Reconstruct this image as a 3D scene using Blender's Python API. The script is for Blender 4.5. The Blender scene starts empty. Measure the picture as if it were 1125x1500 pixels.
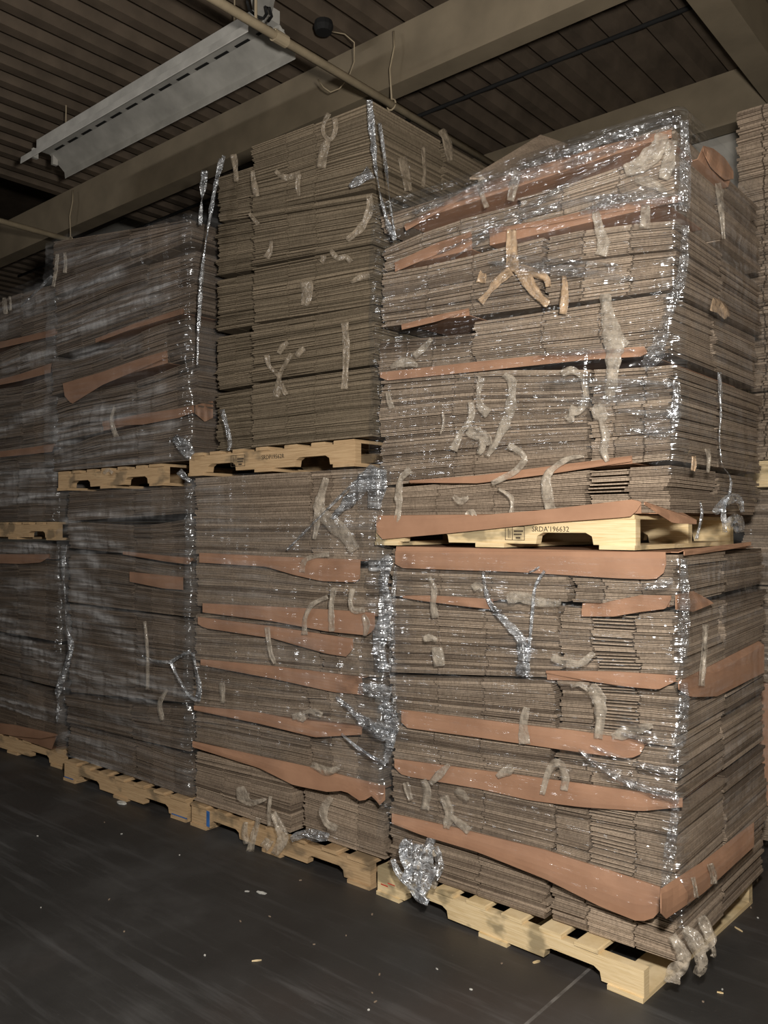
import bpy, bmesh, math, random
from mathutils import Vector, Matrix, noise

RND = random.Random(11)
SC = bpy.context.scene
COL = SC.collection

# ------------------------------------------------------------------ camera
CAM = Vector((1.16, -2.69, 1.58))
YAW = math.radians(40.4)
PITCH = math.radians(0.885)
F = 1230.0
FW = Vector((-math.sin(YAW), math.cos(YAW), 0))
RT = Vector((math.cos(YAW), math.sin(YAW), 0))
CP, SP = math.cos(PITCH), math.sin(PITCH)
cd = bpy.data.cameras.new('camera')
cd.sensor_fit = 'VERTICAL'
cd.sensor_height = 24.0
cd.lens = F / 1500.0 * 24.0
cd.clip_start = 0.05
cd.clip_end = 100
cam = bpy.data.objects.new('camera', cd)
COL.objects.link(cam)
cam.location = CAM
cam.rotation_euler = (math.pi / 2 + PITCH, 0, YAW)
SC.camera = cam


def ray(px, py):
    a = (px - 562.5) / F
    b = (750 - py) / F
    f = CP - b * SP
    u = SP + b * CP
    return RT * a + FW * f + Vector((0, 0, u))


def ony(px, py, y):
    r = ray(px, py)
    return CAM + r * ((y - CAM.y) / r.y)


def onx(px, py, x):
    r = ray(px, py)
    return CAM + r * ((x - CAM.x) / r.x)


def onz(px, py, z):
    r = ray(px, py)
    return CAM + r * ((z - CAM.z) / r.z)


def proj(p):
    v = Vector(p) - CAM
    d = v.dot(FW)
    h = v.z
    f = d * CP + h * SP
    u = -d * SP + h * CP
    f = max(f, 1e-4)
    return 562.5 + F * v.dot(RT) / f, 750 - F * u / f


def zat(x, y, py):
    d = (Vector((x, y, 0)) - CAM).dot(FW)
    k = (750 - py) / F
    return CAM.z + d * (k * CP + SP) / (CP - k * SP)


# ------------------------------------------------------------------ materials
def mat(name):
    m = bpy.data.materials.new(name)
    m.use_nodes = True
    nt = m.node_tree
    nt.nodes.clear()
    out = nt.nodes.new('ShaderNodeOutputMaterial')
    return m, nt, out


def N(nt, typ, **kw):
    n = nt.nodes.new(typ)
    for k, v in kw.items():
        setattr(n, k, v)
    return n


def ramp(nt, fac, stops):
    r = N(nt, 'ShaderNodeValToRGB')
    els = r.color_ramp.elements
    while len(els) < len(stops):
        els.new(0.5)
    for e, (p, c) in zip(els, stops):
        e.position = p
        e.color = (c[0], c[1], c[2], 1) if not isinstance(c, (int, float)) else (c, c, c, 1)
    nt.links.new(fac, r.inputs[0])
    return r.outputs[0]


def math_(nt, op, a, b=None, clamp=False):
    n = N(nt, 'ShaderNodeMath', operation=op)
    n.use_clamp = clamp
    for i, v in enumerate((a, b)):
        if v is None:
            continue
        if isinstance(v, (int, float)):
            n.inputs[i].default_value = v
        else:
            nt.links.new(v, n.inputs[i])
    return n.outputs[0]


def mixc(nt, fac, a, b, mode='MIX'):
    n = N(nt, 'ShaderNodeMix', data_type='RGBA', blend_type=mode)
    for s, v in ((n.inputs[0], fac), (n.inputs[6], a), (n.inputs[7], b)):
        if isinstance(v, (int, float)):
            s.default_value = v
        elif isinstance(v, tuple):
            s.default_value = (v[0], v[1], v[2], 1)
        else:
            nt.links.new(v, s)
    return n.outputs[2]


def coords(nt, scale=(1, 1, 1), rot=(0, 0, 0), obj=False):
    if obj:
        src = N(nt, 'ShaderNodeTexCoord').outputs['Object']
    else:
        src = N(nt, 'ShaderNodeNewGeometry').outputs['Position']
    mp = N(nt, 'ShaderNodeMapping')
    mp.inputs['Scale'].default_value = scale
    mp.inputs['Rotation'].default_value = rot
    nt.links.new(src, mp.inputs[0])
    return mp.outputs[0]


def noise_(nt, vec, scale, detail=3, rough=0.55):
    n = N(nt, 'ShaderNodeTexNoise')
    n.inputs['Scale'].default_value = scale
    n.inputs['Detail'].default_value = detail
    n.inputs['Roughness'].default_value = rough
    nt.links.new(vec, n.inputs['Vector'])
    return n.outputs[0]


def bump_(nt, h, strength, dist):
    b = N(nt, 'ShaderNodeBump')
    b.inputs['Strength'].default_value = strength
    b.inputs['Distance'].default_value = dist
    nt.links.new(h, b.inputs['Height'])
    return b.outputs[0]


def princ(nt, out, col, rough=0.8, normal=None, metal=0.0, spec=0.3):
    p = N(nt, 'ShaderNodeBsdfPrincipled')
    for s, v in (('Base Color', col), ('Roughness', rough)):
        if isinstance(v, (int, float)):
            p.inputs[s].default_value = v
        elif isinstance(v, tuple):
            p.inputs[s].default_value = (v[0], v[1], v[2], 1)
        else:
            nt.links.new(v, p.inputs[s])
    p.inputs['Metallic'].default_value = metal
    p.inputs['Specular IOR Level'].default_value = spec
    if normal is not None:
        nt.links.new(normal, p.inputs['Normal'])
    nt.links.new(p.outputs[0], out.inputs[0])
    return p


def m_cardboard(name, dark, light):
    m, nt, out = mat(name)
    at = N(nt, 'ShaderNodeAttribute', attribute_name='tone')
    n1 = noise_(nt, coords(nt, (1, 1, 4)), 6, 4)
    f = math_(nt, 'ADD', at.outputs['Fac'], math_(nt, 'MULTIPLY', math_(nt, 'SUBTRACT', n1, 0.5), 0.7), True)
    c = ramp(nt, f, [(0, dark), (1, light)])
    # corrugated flutes along the cut edge
    w = N(nt, 'ShaderNodeTexNoise')
    w.inputs['Scale'].default_value = 130
    w.inputs['Detail'].default_value = 1
    nt.links.new(coords(nt, (1, 1, 0.35)), w.inputs['Vector'])
    c = mixc(nt, ramp(nt, w.outputs[0], [(0.3, 0.55), (0.6, 0.0)]), c, mixc(nt, 0.6, c, (0.05, 0.035, 0.022)))
    princ(nt, out, c, 0.9, bump_(nt, w.outputs[0], 0.35, 0.003), spec=0.1)
    return m


def m_kraft(nm='kraft_paperboard', k=1.0):
    m, nt, out = mat(nm)
    n1 = noise_(nt, coords(nt, (1, 1, 1)), 5, 5)
    n2 = noise_(nt, coords(nt, (3, 3, 30)), 9, 3)
    c = ramp(nt, n1, [(0.3, (0.31 * k, 0.168 * k, 0.102 * k)), (0.7, (0.42 * k, 0.238 * k, 0.148 * k))])
    c = mixc(nt, math_(nt, 'MULTIPLY', n2, 0.25), c, (0.30 * k, 0.175 * k, 0.115 * k))
    princ(nt, out, c, 0.62, bump_(nt, n1, 0.25, 0.012), spec=0.3)
    return m


def m_wood(name, a, b, dirt=(0.10, 0.085, 0.06), dirt_amt=0.5):
    m, nt, out = mat(name)
    g = noise_(nt, coords(nt, (1.2, 1.2, 38)), 7, 4, 0.6)
    k = noise_(nt, coords(nt, (4, 4, 7)), 1.6, 3, 0.5)
    c = ramp(nt, g, [(0.28, a), (0.62, b)])
    f = math_(nt, 'MULTIPLY', ramp(nt, k, [(0.56, 0.0), (0.66, 1.0)]), dirt_amt)
    c = mixc(nt, f, c, dirt)
    princ(nt, out, c, 0.75, bump_(nt, g, 0.3, 0.003), spec=0.2)
    return m


def m_film(name, gloss, haze, rough, scale=1.0, rot=0.0, bump=1.0):
    m, nt, out = mat(name)
    at = N(nt, 'ShaderNodeAttribute', attribute_name='cover')
    hz = N(nt, 'ShaderNodeAttribute', attribute_name='haze')
    v = coords(nt, (1.8, 1.8, 30), (0, rot, 0))
    s1 = noise_(nt, v, 1.2 * scale, 2, 0.45)
    s2 = noise_(nt, coords(nt, (1, 1, 1.5)), 9 * scale, 2, 0.45)
    v3 = coords(nt, (14, 14, 2.0), (0, rot + 0.6, 0))
    s3 = noise_(nt, v3, 1.6 * scale, 1, 0.4)
    h = math_(nt, 'ADD', math_(nt, 'ADD', s1, math_(nt, 'MULTIPLY', s2, 0.9)), math_(nt, 'MULTIPLY', s3, 0.55))
    nrm = bump_(nt, h, bump, 0.03)
    tr = N(nt, 'ShaderNodeBsdfTransparent')
    tr.inputs[0].default_value = (0.97, 0.975, 0.98, 1)
    gl = N(nt, 'ShaderNodeBsdfGlossy')
    gl.inputs['Color'].default_value = (0.93, 0.96, 1.0, 1)
    gl.inputs['Roughness'].default_value = rough
    nt.links.new(nrm, gl.inputs['Normal'])
    df = N(nt, 'ShaderNodeBsdfDiffuse')
    df.inputs[0].default_value = (0.66, 0.66, 0.67, 1)
    nt.links.new(nrm, df.inputs['Normal'])
    streak = ramp(nt, s1, [(0.42, 0.15), (0.68, 1.0)])
    hf = math_(nt, 'MULTIPLY', math_(nt, 'MULTIPLY', hz.outputs['Fac'], streak), haze, True)
    mx1 = N(nt, 'ShaderNodeMixShader')
    nt.links.new(hf, mx1.inputs[0])
    nt.links.new(tr.outputs[0], mx1.inputs[1])
    nt.links.new(df.outputs[0], mx1.inputs[2])
    lw = N(nt, 'ShaderNodeLayerWeight')
    lw.inputs[0].default_value = 0.25
    patch = ramp(nt, noise_(nt, coords(nt, (1, 1, 2.2)), 7, 3), [(0.35, 0.15), (0.62, 1.0)])
    gf = math_(nt, 'MULTIPLY', at.outputs['Fac'], math_(nt, 'MULTIPLY', patch, math_(nt, 'ADD', gloss, math_(nt, 'MULTIPLY', lw.outputs['Fresnel'], 0.12))), True)
    mx2 = N(nt, 'ShaderNodeMixShader')
    nt.links.new(gf, mx2.inputs[0])
    nt.links.new(mx1.outputs[0], mx2.inputs[1])
    nt.links.new(gl.outputs[0], mx2.inputs[2])
    nt.links.new(mx2.outputs[0], out.inputs[0])
    return m


def m_tape(name, col, alpha):
    m, nt, out = mat(name)
    n1 = noise_(nt, coords(nt), 32, 2)
    n2 = noise_(nt, coords(nt), 30, 3)
    p = N(nt, 'ShaderNodeBsdfPrincipled')
    c = ramp(nt, n2, [(0.3, tuple(x * 0.8 for x in col)), (0.7, col)])
    nt.links.new(c, p.inputs['Base Color'])
    p.inputs['Roughness'].default_value = 0.22
    p.inputs['Specular IOR Level'].default_value = 0.75
    nt.links.new(bump_(nt, n1, 0.8, 0.012), p.inputs['Normal'])
    tr = N(nt, 'ShaderNodeBsdfTransparent')
    mx = N(nt, 'ShaderNodeMixShader')
    nt.links.new(ramp(nt, n2, [(0.3, max(alpha - 0.25, 0)), (0.65, min(alpha + 0.15, 1))]), mx.inputs[0])
    nt.links.new(tr.outputs[0], mx.inputs[1])
    nt.links.new(p.outputs[0], mx.inputs[2])
    nt.links.new(mx.outputs[0], out.inputs[0])
    return m


def m_plain(name, col, rough=0.7, var=0.25, scale=8, metal=0.0, spec=0.3):
    m, nt, out = mat(name)
    n1 = noise_(nt, coords(nt), scale, 4)
    c = ramp(nt, n1, [(0.3, tuple(x * (1 - var) for x in col)), (0.7, tuple(min(1, x * (1 + var)) for x in col))])
    princ(nt, out, c, rough, bump_(nt, n1, 0.1, 0.01), metal, spec)
    return m


def m_floor():
    m, nt, out = mat('dark_concrete')
    base = noise_(nt, coords(nt, (1, 1, 1)), 1.1, 6, 0.6)
    c = ramp(nt, base, [(0.25, (0.022, 0.021, 0.020)), (0.5, (0.038, 0.0365, 0.035)), (0.72, (0.078, 0.076, 0.074))])
    # rubbed streaks, mostly along the aisle
    sv = coords(nt, (0.55, 7, 1), (0, 0, math.radians(-4)))
    st = noise_(nt, sv, 2.2, 6, 0.65)
    big = noise_(nt, coords(nt, (0.8, 1.2, 1)), 0.9, 2)
    sf = math_(nt, 'MULTIPLY', ramp(nt, st, [(0.52, 0.0), (0.74, 1.0)]), ramp(nt, big, [(0.4, 0.15), (0.65, 1.0)]))
    c = mixc(nt, math_(nt, 'MULTIPLY', sf, 0.85), c, (0.13, 0.13, 0.132))
    red = noise_(nt, coords(nt, (1, 1, 1), (0, 0, 1)), 0.8, 3)
    c = mixc(nt, math_(nt, 'MULTIPLY', ramp(nt, red, [(0.5, 0), (0.7, 1)]), 0.4), c, (0.062, 0.043, 0.035))
    # fine grit
    g = noise_(nt, coords(nt), 60, 3, 0.7)
    c = mixc(nt, math_(nt, 'MULTIPLY', ramp(nt, g, [(0.68, 0), (0.76, 1)]), 0.35), c, (0.19, 0.18, 0.165))
    # sawn joint, running away from the aisle
    geo = N(nt, 'ShaderNodeNewGeometry')
    sx = N(nt, 'ShaderNodeSeparateXYZ')
    nt.links.new(geo.outputs['Position'], sx.inputs[0])
    jn = math_(nt, 'SUBTRACT', 0.006, math_(nt, 'ABSOLUTE', math_(nt, 'SUBTRACT', sx.outputs[0], JOINT_X)))
    jf = math_(nt, 'MULTIPLY', math_(nt, 'GREATER_THAN', jn, 0.0), ramp(nt, noise_(nt, coords(nt), 14, 4), [(0.35, 0.25), (0.6, 1.0)]))
    c = mixc(nt, math_(nt, 'MULTIPLY', jf, 0.75), c, (0.20, 0.19, 0.18))
    ro = ramp(nt, base, [(0.3, 0.42), (0.7, 0.62)])
    princ(nt, out, c, ro, bump_(nt, g, 0.12, 0.004), spec=0.35)
    return m


JOINT_X = 0.5 * (onz(899, 1386, 0).x + onz(774, 1500, 0).x)

M = {}
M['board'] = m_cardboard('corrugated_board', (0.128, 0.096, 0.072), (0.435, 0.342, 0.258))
M['board_grey_dimmed'] = m_cardboard('corrugated_board_grey_dimmed', (0.105, 0.084, 0.058), (0.265, 0.212, 0.150))  # greyer board, further darkened: weaker light on the tallest load put into the colour
M['board_dimmed'] = m_cardboard('corrugated_board_dimmed', (0.075, 0.058, 0.045), (0.215, 0.165, 0.125))  # darker board for the left loads, their light falloff painted into the colour
M['kraft'] = m_kraft()
M['kraft_dimmed'] = m_kraft('dimmed_kraft_paperboard', 0.68)  # same kraft darkened, dimness of the left loads put into its colour
M['pine'] = m_wood('pale_pine', (0.60, 0.44, 0.22), (0.80, 0.64, 0.40), dirt=(0.22, 0.18, 0.11), dirt_amt=0.75)
M['pine_old'] = m_wood('worn_pine', (0.36, 0.235, 0.125), (0.54, 0.38, 0.22), dirt_amt=0.6)
M['film'] = m_film('stretch_film', 0.27, 0.22, 0.15, bump=1.0)
M['film_hazy'] = m_film('stretch_film_hazy', 0.10, 0.5, 0.17, 0.9, -0.25)
M['film_rope'] = m_film('twisted_film', 0.5, 0.5, 0.18, 1.5, 1.2)
M['film_pleat'] = m_film('gathered_film', 0.4, 0.2, 0.16, 1.6, 0.2)
M['tape'] = m_tape('tape_pale', (0.62, 0.54, 0.44), 0.36)
M['tape_tan'] = m_tape('tape_tan', (0.58, 0.41, 0.26), 0.72)
M['tape_dim'] = m_tape('tape_brown', (0.46, 0.38, 0.285), 0.42)
M['floor'] = m_floor()
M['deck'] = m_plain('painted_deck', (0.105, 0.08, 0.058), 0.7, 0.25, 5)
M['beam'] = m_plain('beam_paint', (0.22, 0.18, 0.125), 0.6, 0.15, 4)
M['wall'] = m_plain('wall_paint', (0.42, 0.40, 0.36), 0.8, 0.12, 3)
M['white'] = m_plain('dusty_white_enamel', (0.42, 0.41, 0.38), 0.5, 0.2, 6)
M['black'] = m_plain('black', (0.012, 0.012, 0.012), 0.8, 0.2, 6)
M['pipe'] = m_plain('pipe_paint', (0.36, 0.295, 0.2), 0.55, 0.15, 12)
M['ink'] = m_plain('stamp_ink', (0.06, 0.045, 0.03), 0.9, 0.3, 60)
M['blue'] = m_plain('blue_paint', (0.04, 0.13, 0.36), 0.6, 0.3, 30)
M['green'] = m_plain('dark_green_paint', (0.03, 0.10, 0.085), 0.6, 0.3, 30)
M['red'] = m_plain('red_crayon', (0.5, 0.07, 0.04), 0.8, 0.3, 60)
M['dust'] = m_plain('white_dust', (0.55, 0.55, 0.52), 0.9, 0.3, 60)


# ------------------------------------------------------------------ mesh helper
class MB:
    def __init__(s):
        s.v = []
        s.f = []
        s.t = []
        s.va = {}

    def box(s, lo, hi, tone=0.5, M4=None):
        b = len(s.v)
        for z in (lo[2], hi[2]):
            for x, y in ((lo[0], lo[1]), (hi[0], lo[1]), (hi[0], hi[1]), (lo[0], hi[1])):
                p = Vector((x, y, z))
                s.v.append(tuple(M4 @ p) if M4 else tuple(p))
        for q in ((0, 3, 2, 1), (4, 5, 6, 7), (0, 1, 5, 4), (1, 2, 6, 5), (2, 3, 7, 6), (3, 0, 4, 7)):
            s.f.append(tuple(b + i for i in q))
            s.t.append(tone)

    def prism(s, poly, axis, a, b, tone=0.5):
        """poly of 2D points extruded along an axis (0=x,1=y)."""
        n = len(poly)
        base = len(s.v)
        for c in (a, b):
            for u, w in poly:
                s.v.append((c, u, w) if axis == 0 else (u, c, w))
        s.f.append(tuple(range(base, base + n)))
        s.f.append(tuple(range(base + 2 * n - 1, base + n - 1, -1)))
        for i in range(n):
            j = (i + 1) % n
            s.f.append((base + i, base + n + i, base + n + j, base + j))
        s.t += [tone] * (n + 2)

    def tube(s, pts, r, seg=10, tone=0.5, cap=True):
        pts = [Vector(p) for p in pts]
        rs = r if isinstance(r, (list, tuple)) else [r] * len(pts)
        base = len(s.v)
        prev = None
        for i, p in enumerate(pts):
            d = (pts[min(i + 1, len(pts) - 1)] - pts[max(i - 1, 0)]).normalized()
            if prev is None:
                a = d.cross(Vector((0, 0, 1)))
                if a.length < 1e-3:
                    a = d.cross(Vector((1, 0, 0)))
            else:
                a = prev - d * prev.dot(d)
            a.normalize()
            prev = a
            b = d.cross(a)
            for k in range(seg):
                t = 2 * math.pi * k / seg
                s.v.append(tuple(p + (a * math.cos(t) + b * math.sin(t)) * rs[i]))
        for i in range(len(pts) - 1):
            for k in range(seg):
                q = base + i * seg
                s.f.append((q + k, q + (k + 1) % seg, q + seg + (k + 1) % seg, q + seg + k))
                s.t.append(tone)
        if cap:
            s.f.append(tuple(base + k for k in range(seg))[::-1])
            e = base + (len(pts) - 1) * seg
            s.f.append(tuple(e + k for k in range(seg)))
            s.t += [tone] * 2

    def build(s, name, m, parent=None, origin=None, smooth=False, recalc=True):
        me = bpy.data.meshes.new(name)
        o3 = Vector(origin) if origin is not None else Vector((0, 0, 0))
        me.from_pydata([tuple(Vector(p) - o3) for p in s.v], [], s.f)
        a = me.attributes.new('tone', 'FLOAT', 'FACE')
        a.data.foreach_set('value', s.t)
        for k, vals in s.va.items():
            a = me.attributes.new(k, 'FLOAT', 'POINT')
            a.data.foreach_set('value', vals)
        if recalc:
            bm = bmesh.new()
            bm.from_mesh(me)
            bmesh.ops.recalc_face_normals(bm, faces=bm.faces)
            bm.to_mesh(me)
            bm.free()
        if smooth:
            me.polygons.foreach_set('use_smooth', [True] * len(me.polygons))
        me.materials.append(m)
        ob = bpy.data.objects.new(name, me)
        ob.location = o3
        COL.objects.link(ob)
        if parent is not None:
            ob.parent = parent
            pm = world_of(parent)
            ob.matrix_parent_inverse = pm.inverted()
        return ob


def world_of(o):
    m = o.matrix_basis.copy()
    if o.parent is not None:
        m = world_of(o.parent) @ o.matrix_parent_inverse @ m
    return m


def tag(o, label, cat=None, group=None, kind=None):
    o['label'] = label
    if cat:
        o['category'] = cat
    if group:
        o['group'] = group
    if kind:
        o['kind'] = kind
    return o


def empty(name, loc):
    o = bpy.data.objects.new(name, None)
    COL.objects.link(o)
    o.location = loc
    o.empty_display_size = 0.1
    return o


def nz(x, y, z=0.0):
    return noise.noise(Vector((x, y, z)))


def lerp(a, b, t):
    return a + (b - a) * t


def poly_at(pl, t):
    """point at parameter t (0..1, by length) of a polyline of 2D points."""
    ls = [math.dist(pl[i], pl[i + 1]) for i in range(len(pl) - 1)]
    tot = sum(ls) or 1e-9
    d = t * tot
    for i, l in enumerate(ls):
        if d <= l or i == len(ls) - 1:
            u = d / l if l > 0 else 0
            u = min(max(u, 0), 1)
            return (lerp(pl[i][0], pl[i + 1][0], u), lerp(pl[i][1], pl[i + 1][1], u))
        d -= l


def smooth_line(pts, n):
    """Catmull-Rom through the points, n samples."""
    P = [pts[0]] + list(pts) + [pts[-1]]
    out = []
    segs = len(pts) - 1
    for k in range(n):
        t = k / (n - 1) * segs
        i = min(int(t), segs - 1)
        u = t - i
        p0, p1, p2, p3 = P[i], P[i + 1], P[i + 2], P[i + 3]
        out.append(tuple(0.5 * ((2 * p1[d]) + (-p0[d] + p2[d]) * u + (2 * p0[d] - 5 * p1[d] + 4 * p2[d] - p3[d]) * u * u + (-p0[d] + 3 * p1[d] - 3 * p2[d] + p3[d]) * u ** 3) for d in range(len(p1))))
    return out


# ------------------------------------------------------------------ flattened boxes
def slab(mb, xs, ys, present, zb, zt, yoff, tone):
    """a board: grid of cells in plan with a bottom and a top surface."""
    nx, ny = len(xs), len(ys)
    idx = {}

    def vid(i, j, top, c):
        # front row vertices belong to a column so that segments can stick out by different amounts
        key = (i, j, top, c if j == 0 else -1)
        k = idx.get(key)
        if k is None:
            x = xs[i]
            y = ys[j] + (yoff[c] if j == 0 else 0)
            z = zt(x, y) if top else zb(x, y)
            k = idx[key] = len(mb.v)
            mb.v.append((x, y, z))
        return k
    for i in range(nx - 1):
        for j in range(ny - 1):
            if not present(i, j):
                continue
            a, b, c, d = [(i, j), (i + 1, j), (i + 1, j + 1), (i, j + 1)]
            tp = [vid(p[0], p[1], 1, i) for p in (a, b, c, d)]
            bt = [vid(p[0], p[1], 0, i) for p in (a, b, c, d)]
            mb.f.append(tuple(tp))
            mb.f.append(tuple(bt[::-1]))
            mb.t += [tone[i]] * 2
            for e, (di, dj) in enumerate(((0, -1), (1, 0), (0, 1), (-1, 0))):
                ii, jj = i + di, j + dj
                if 0 <= ii < nx - 1 and 0 <= jj < ny - 1 and present(ii, jj):
                    if not (j == 0 and di != 0 and abs(yoff[i] - yoff[ii]) > 1e-6):
                        continue
                k0, k1 = e, (e + 1) % 4
                mb.f.append((bt[k0], bt[k1], tp[k1], tp[k0]))
                mb.t.append(tone[i])


def flat_box(mb, x0, x1, y0, y1, zb, zt, slots, rnd, tone, segtone=None, open_seg=None):
    """one flattened carton: two corrugated plies with flap slots cut into the front edge."""
    cuts = [x0]
    isslot = []
    segs = [x0] + [lerp(x0, x1, s) for s in slots] + [x1]
    for k in range(len(segs) - 1):
        a, b = segs[k], segs[k + 1]
        if k > 0:
            cuts.append(a + 0.0035)
            isslot.append(-1)
        n = max(1, int(round((b - a) / 0.16)))
        end = b - (0.0035 if k < len(segs) - 2 else 0)
        st = cuts[-1]
        for q in range(1, n + 1):
            cuts.append(lerp(st, end, q / n))
            isslot.append(k)
    ys = [y0, y0 + 0.07, y1]
    nseg = len(segs) - 1
    for ply in (0, 1):
        so = [rnd.gauss(0, 0.0022) for _ in range(nseg)]
        py = rnd.gauss(0, 0.002)
        yoff = []
        tones = []
        for c in isslot:
            yoff.append((so[c] if c >= 0 else 0) + py)
            tones.append(tone + (segtone[c] if segtone and c >= 0 else 0) + (rnd.gauss(0, 0.03) if c < 0 else 0))
        lo, hi = ((0.02, 0.41), (0.50, 0.89))[ply]

        def pres(i, j):
            if j == 0 and isslot[i] < 0:
                return False
            if j == 0 and open_seg is not None and isslot[i] == open_seg and ply == 1:
                return False
            return True
        slab(mb, cuts, ys, pres,
             lambda x, y: lerp(zb(x, y), zt(x, y), lo),
             lambda x, y: lerp(zb(x, y), zt(x, y), hi), yoff, tones)


class Load:
    """A load standing on a pallet: tiers of flattened boxes between slip sheets."""

    def __init__(s, key, xL, xR, yf, pitch, bounds, depth=0.98, m='board', seed=1):
        s.key, s.xL, s.xR, s.yf, s.pitch, s.depth, s.m = key, xL, xR, yf, pitch, depth, M[m]
        s.rnd = random.Random(seed)
        # bounds: from the top down, (py at left front corner, py at right front corner, rise per metre of depth)
        s.b = []
        for t in bounds:
            if t[0] == 'z':
                s.b.append((t[1], t[2], t[3] if len(t) > 3 else 0.0))
                continue
            py0, py1 = t[0], t[1]
            s.b.append((zat(xL, yf, py0), zat(xR, yf, py1), t[2] if len(t) > 2 else 0.0))
        s.b.reverse()

    def z(s, k, x, y):
        zl, zr, dy = s.b[k]
        u = (x - s.xL) / (s.xR - s.xL)
        return lerp(zl, zr, u) + dy * (y - s.yf)

    def ztop(s):
        return max(s.b[-1][0], s.b[-1][1])

    def fill(s, tiers, individual=None, stuff=None):
        """tiers: one dict per tier, bottom first: split, piles..."""
        big = MB()
        count = 0
        for k, T in enumerate(tiers):
            T = T or {}
            for p in T['piles']:
                x0, x1, y0, y1 = p['box']
                x0 += T.get('dx', 0)
                x1 += T.get('dx', 0)
                y0 += T.get('dy', 0)
                if p['name'] == 'rear':
                    y0 -= T.get('dy', 0)
                lo_f, hi_f = p.get('span', (0, 1))
                xm, ym = (x0 + x1) / 2, y0
                thick = (s.z(k + 1, xm, ym) - s.z(k, xm, ym)) * (hi_f - lo_f)
                n = max(1, int(round(thick / s.pitch)))
                wig = s.rnd.random() * 100
                for i in range(n):
                    fa, fb = lerp(lo_f, hi_f, i / n), lerp(lo_f, hi_f, (i + 1) / n)
                    amp = 0.007
                    lift = T.get('lift', 0)
                    dl, dr_ = T.get('drop', (0.004, 0.004))

                    def dropf(x, dl=dl, dr_=dr_, k=k):
                        u = (x - s.xL) / (s.xR - s.xL)
                        return max(0, lerp(dl, dr_, u) * (0.75 + 0.5 * math.sin(x * 4.3 + k * 2.1)))
                    ph = i * 0.13

                    def zb(x, y, f=fa, ph=ph):
                        a, b = s.z(k, x, y) + 0.003 + lift * (0.4 + 0.6 * math.sin(x * 3 + k)), s.z(k + 1, x, y) - 0.003 - dropf(x)
                        return lerp(a, b, f) + amp * math.sin(math.pi * f) * nz(x * 2.2 + wig, y * 2.0, ph)

                    def zt(x, y, f=fb, ph=ph + 0.13):
                        a, b = s.z(k, x, y) + 0.003 + lift * (0.4 + 0.6 * math.sin(x * 3 + k)), s.z(k + 1, x, y) - 0.003 - dropf(x)
                        top = lerp(a, b, f) + amp * math.sin(math.pi * f) * nz(x * 2.2 + wig, y * 2.0, ph)
                        return min(top - 0.0004, zb(x, y) + s.pitch * 1.35)
                    jx = s.rnd.gauss(0, p.get('jx', 0.005)) + 0.014 * nz(i * 0.21, wig) + 0.007 * nz(i // 7 * 3.7, wig)
                    jy = min(0.016, max(-0.014, s.rnd.gauss(0, p.get('jy', 0.0035)) + 0.010 * nz(i * 0.17, wig + 9) + 0.010 * nz(i // 6 * 3.1, wig)))
                    tone = min(1, max(0, p.get('tone', 0.5) + s.rnd.gauss(0, 0.2)))
                    mb = MB() if individual else big
                    flat_box(mb, x0 + jx, x1 + jx, y0 + jy, y1 + jy, zb, zt, p.get('slots', ()), s.rnd, tone, p.get('segtone'), p.get('open') if s.rnd.random() < 0.75 else None)
                    count += 1
                    if individual:
                        lab, grp = individual(k, p['name'])
                        ob = mb.build('flattened_box', s.m, origin=(xm, (y0 + y1) / 2, s.z(k, xm, ym)), recalc=False)
                        tag(ob, lab, 'cardboard box', grp)
        if not individual:
            ob = big.build(stuff[0], s.m, recalc=False)
            tag(ob, stuff[1], 'cardboard boxes', None, 'stuff')
        return count


def piles(L, split, fl=None, fr=None, br=None, gap=0.008):
    yf, d = L.yf, L.depth
    out = []
    P = dict(name='left', box=(L.xL, split - gap, yf, yf + 0.88), slots=(0.31, 0.60), tone=0.5)
    P.update(fl or {})
    out.append(P)
    Q = dict(name='right', box=(split + gap, L.xR, yf + 0.004, yf + 0.46), slots=(0.30, 0.68), tone=0.52, segtone=(0, 0.3, 0))
    Q.update(fr or {})
    out.append(Q)
    B = dict(name='rear', box=(max(split + gap, L.xR - 0.50), L.xR - 0.004, yf + 0.475, yf + d), slots=(), tone=0.42)
    B.update(br or {})
    out.append(B)
    return out


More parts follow.
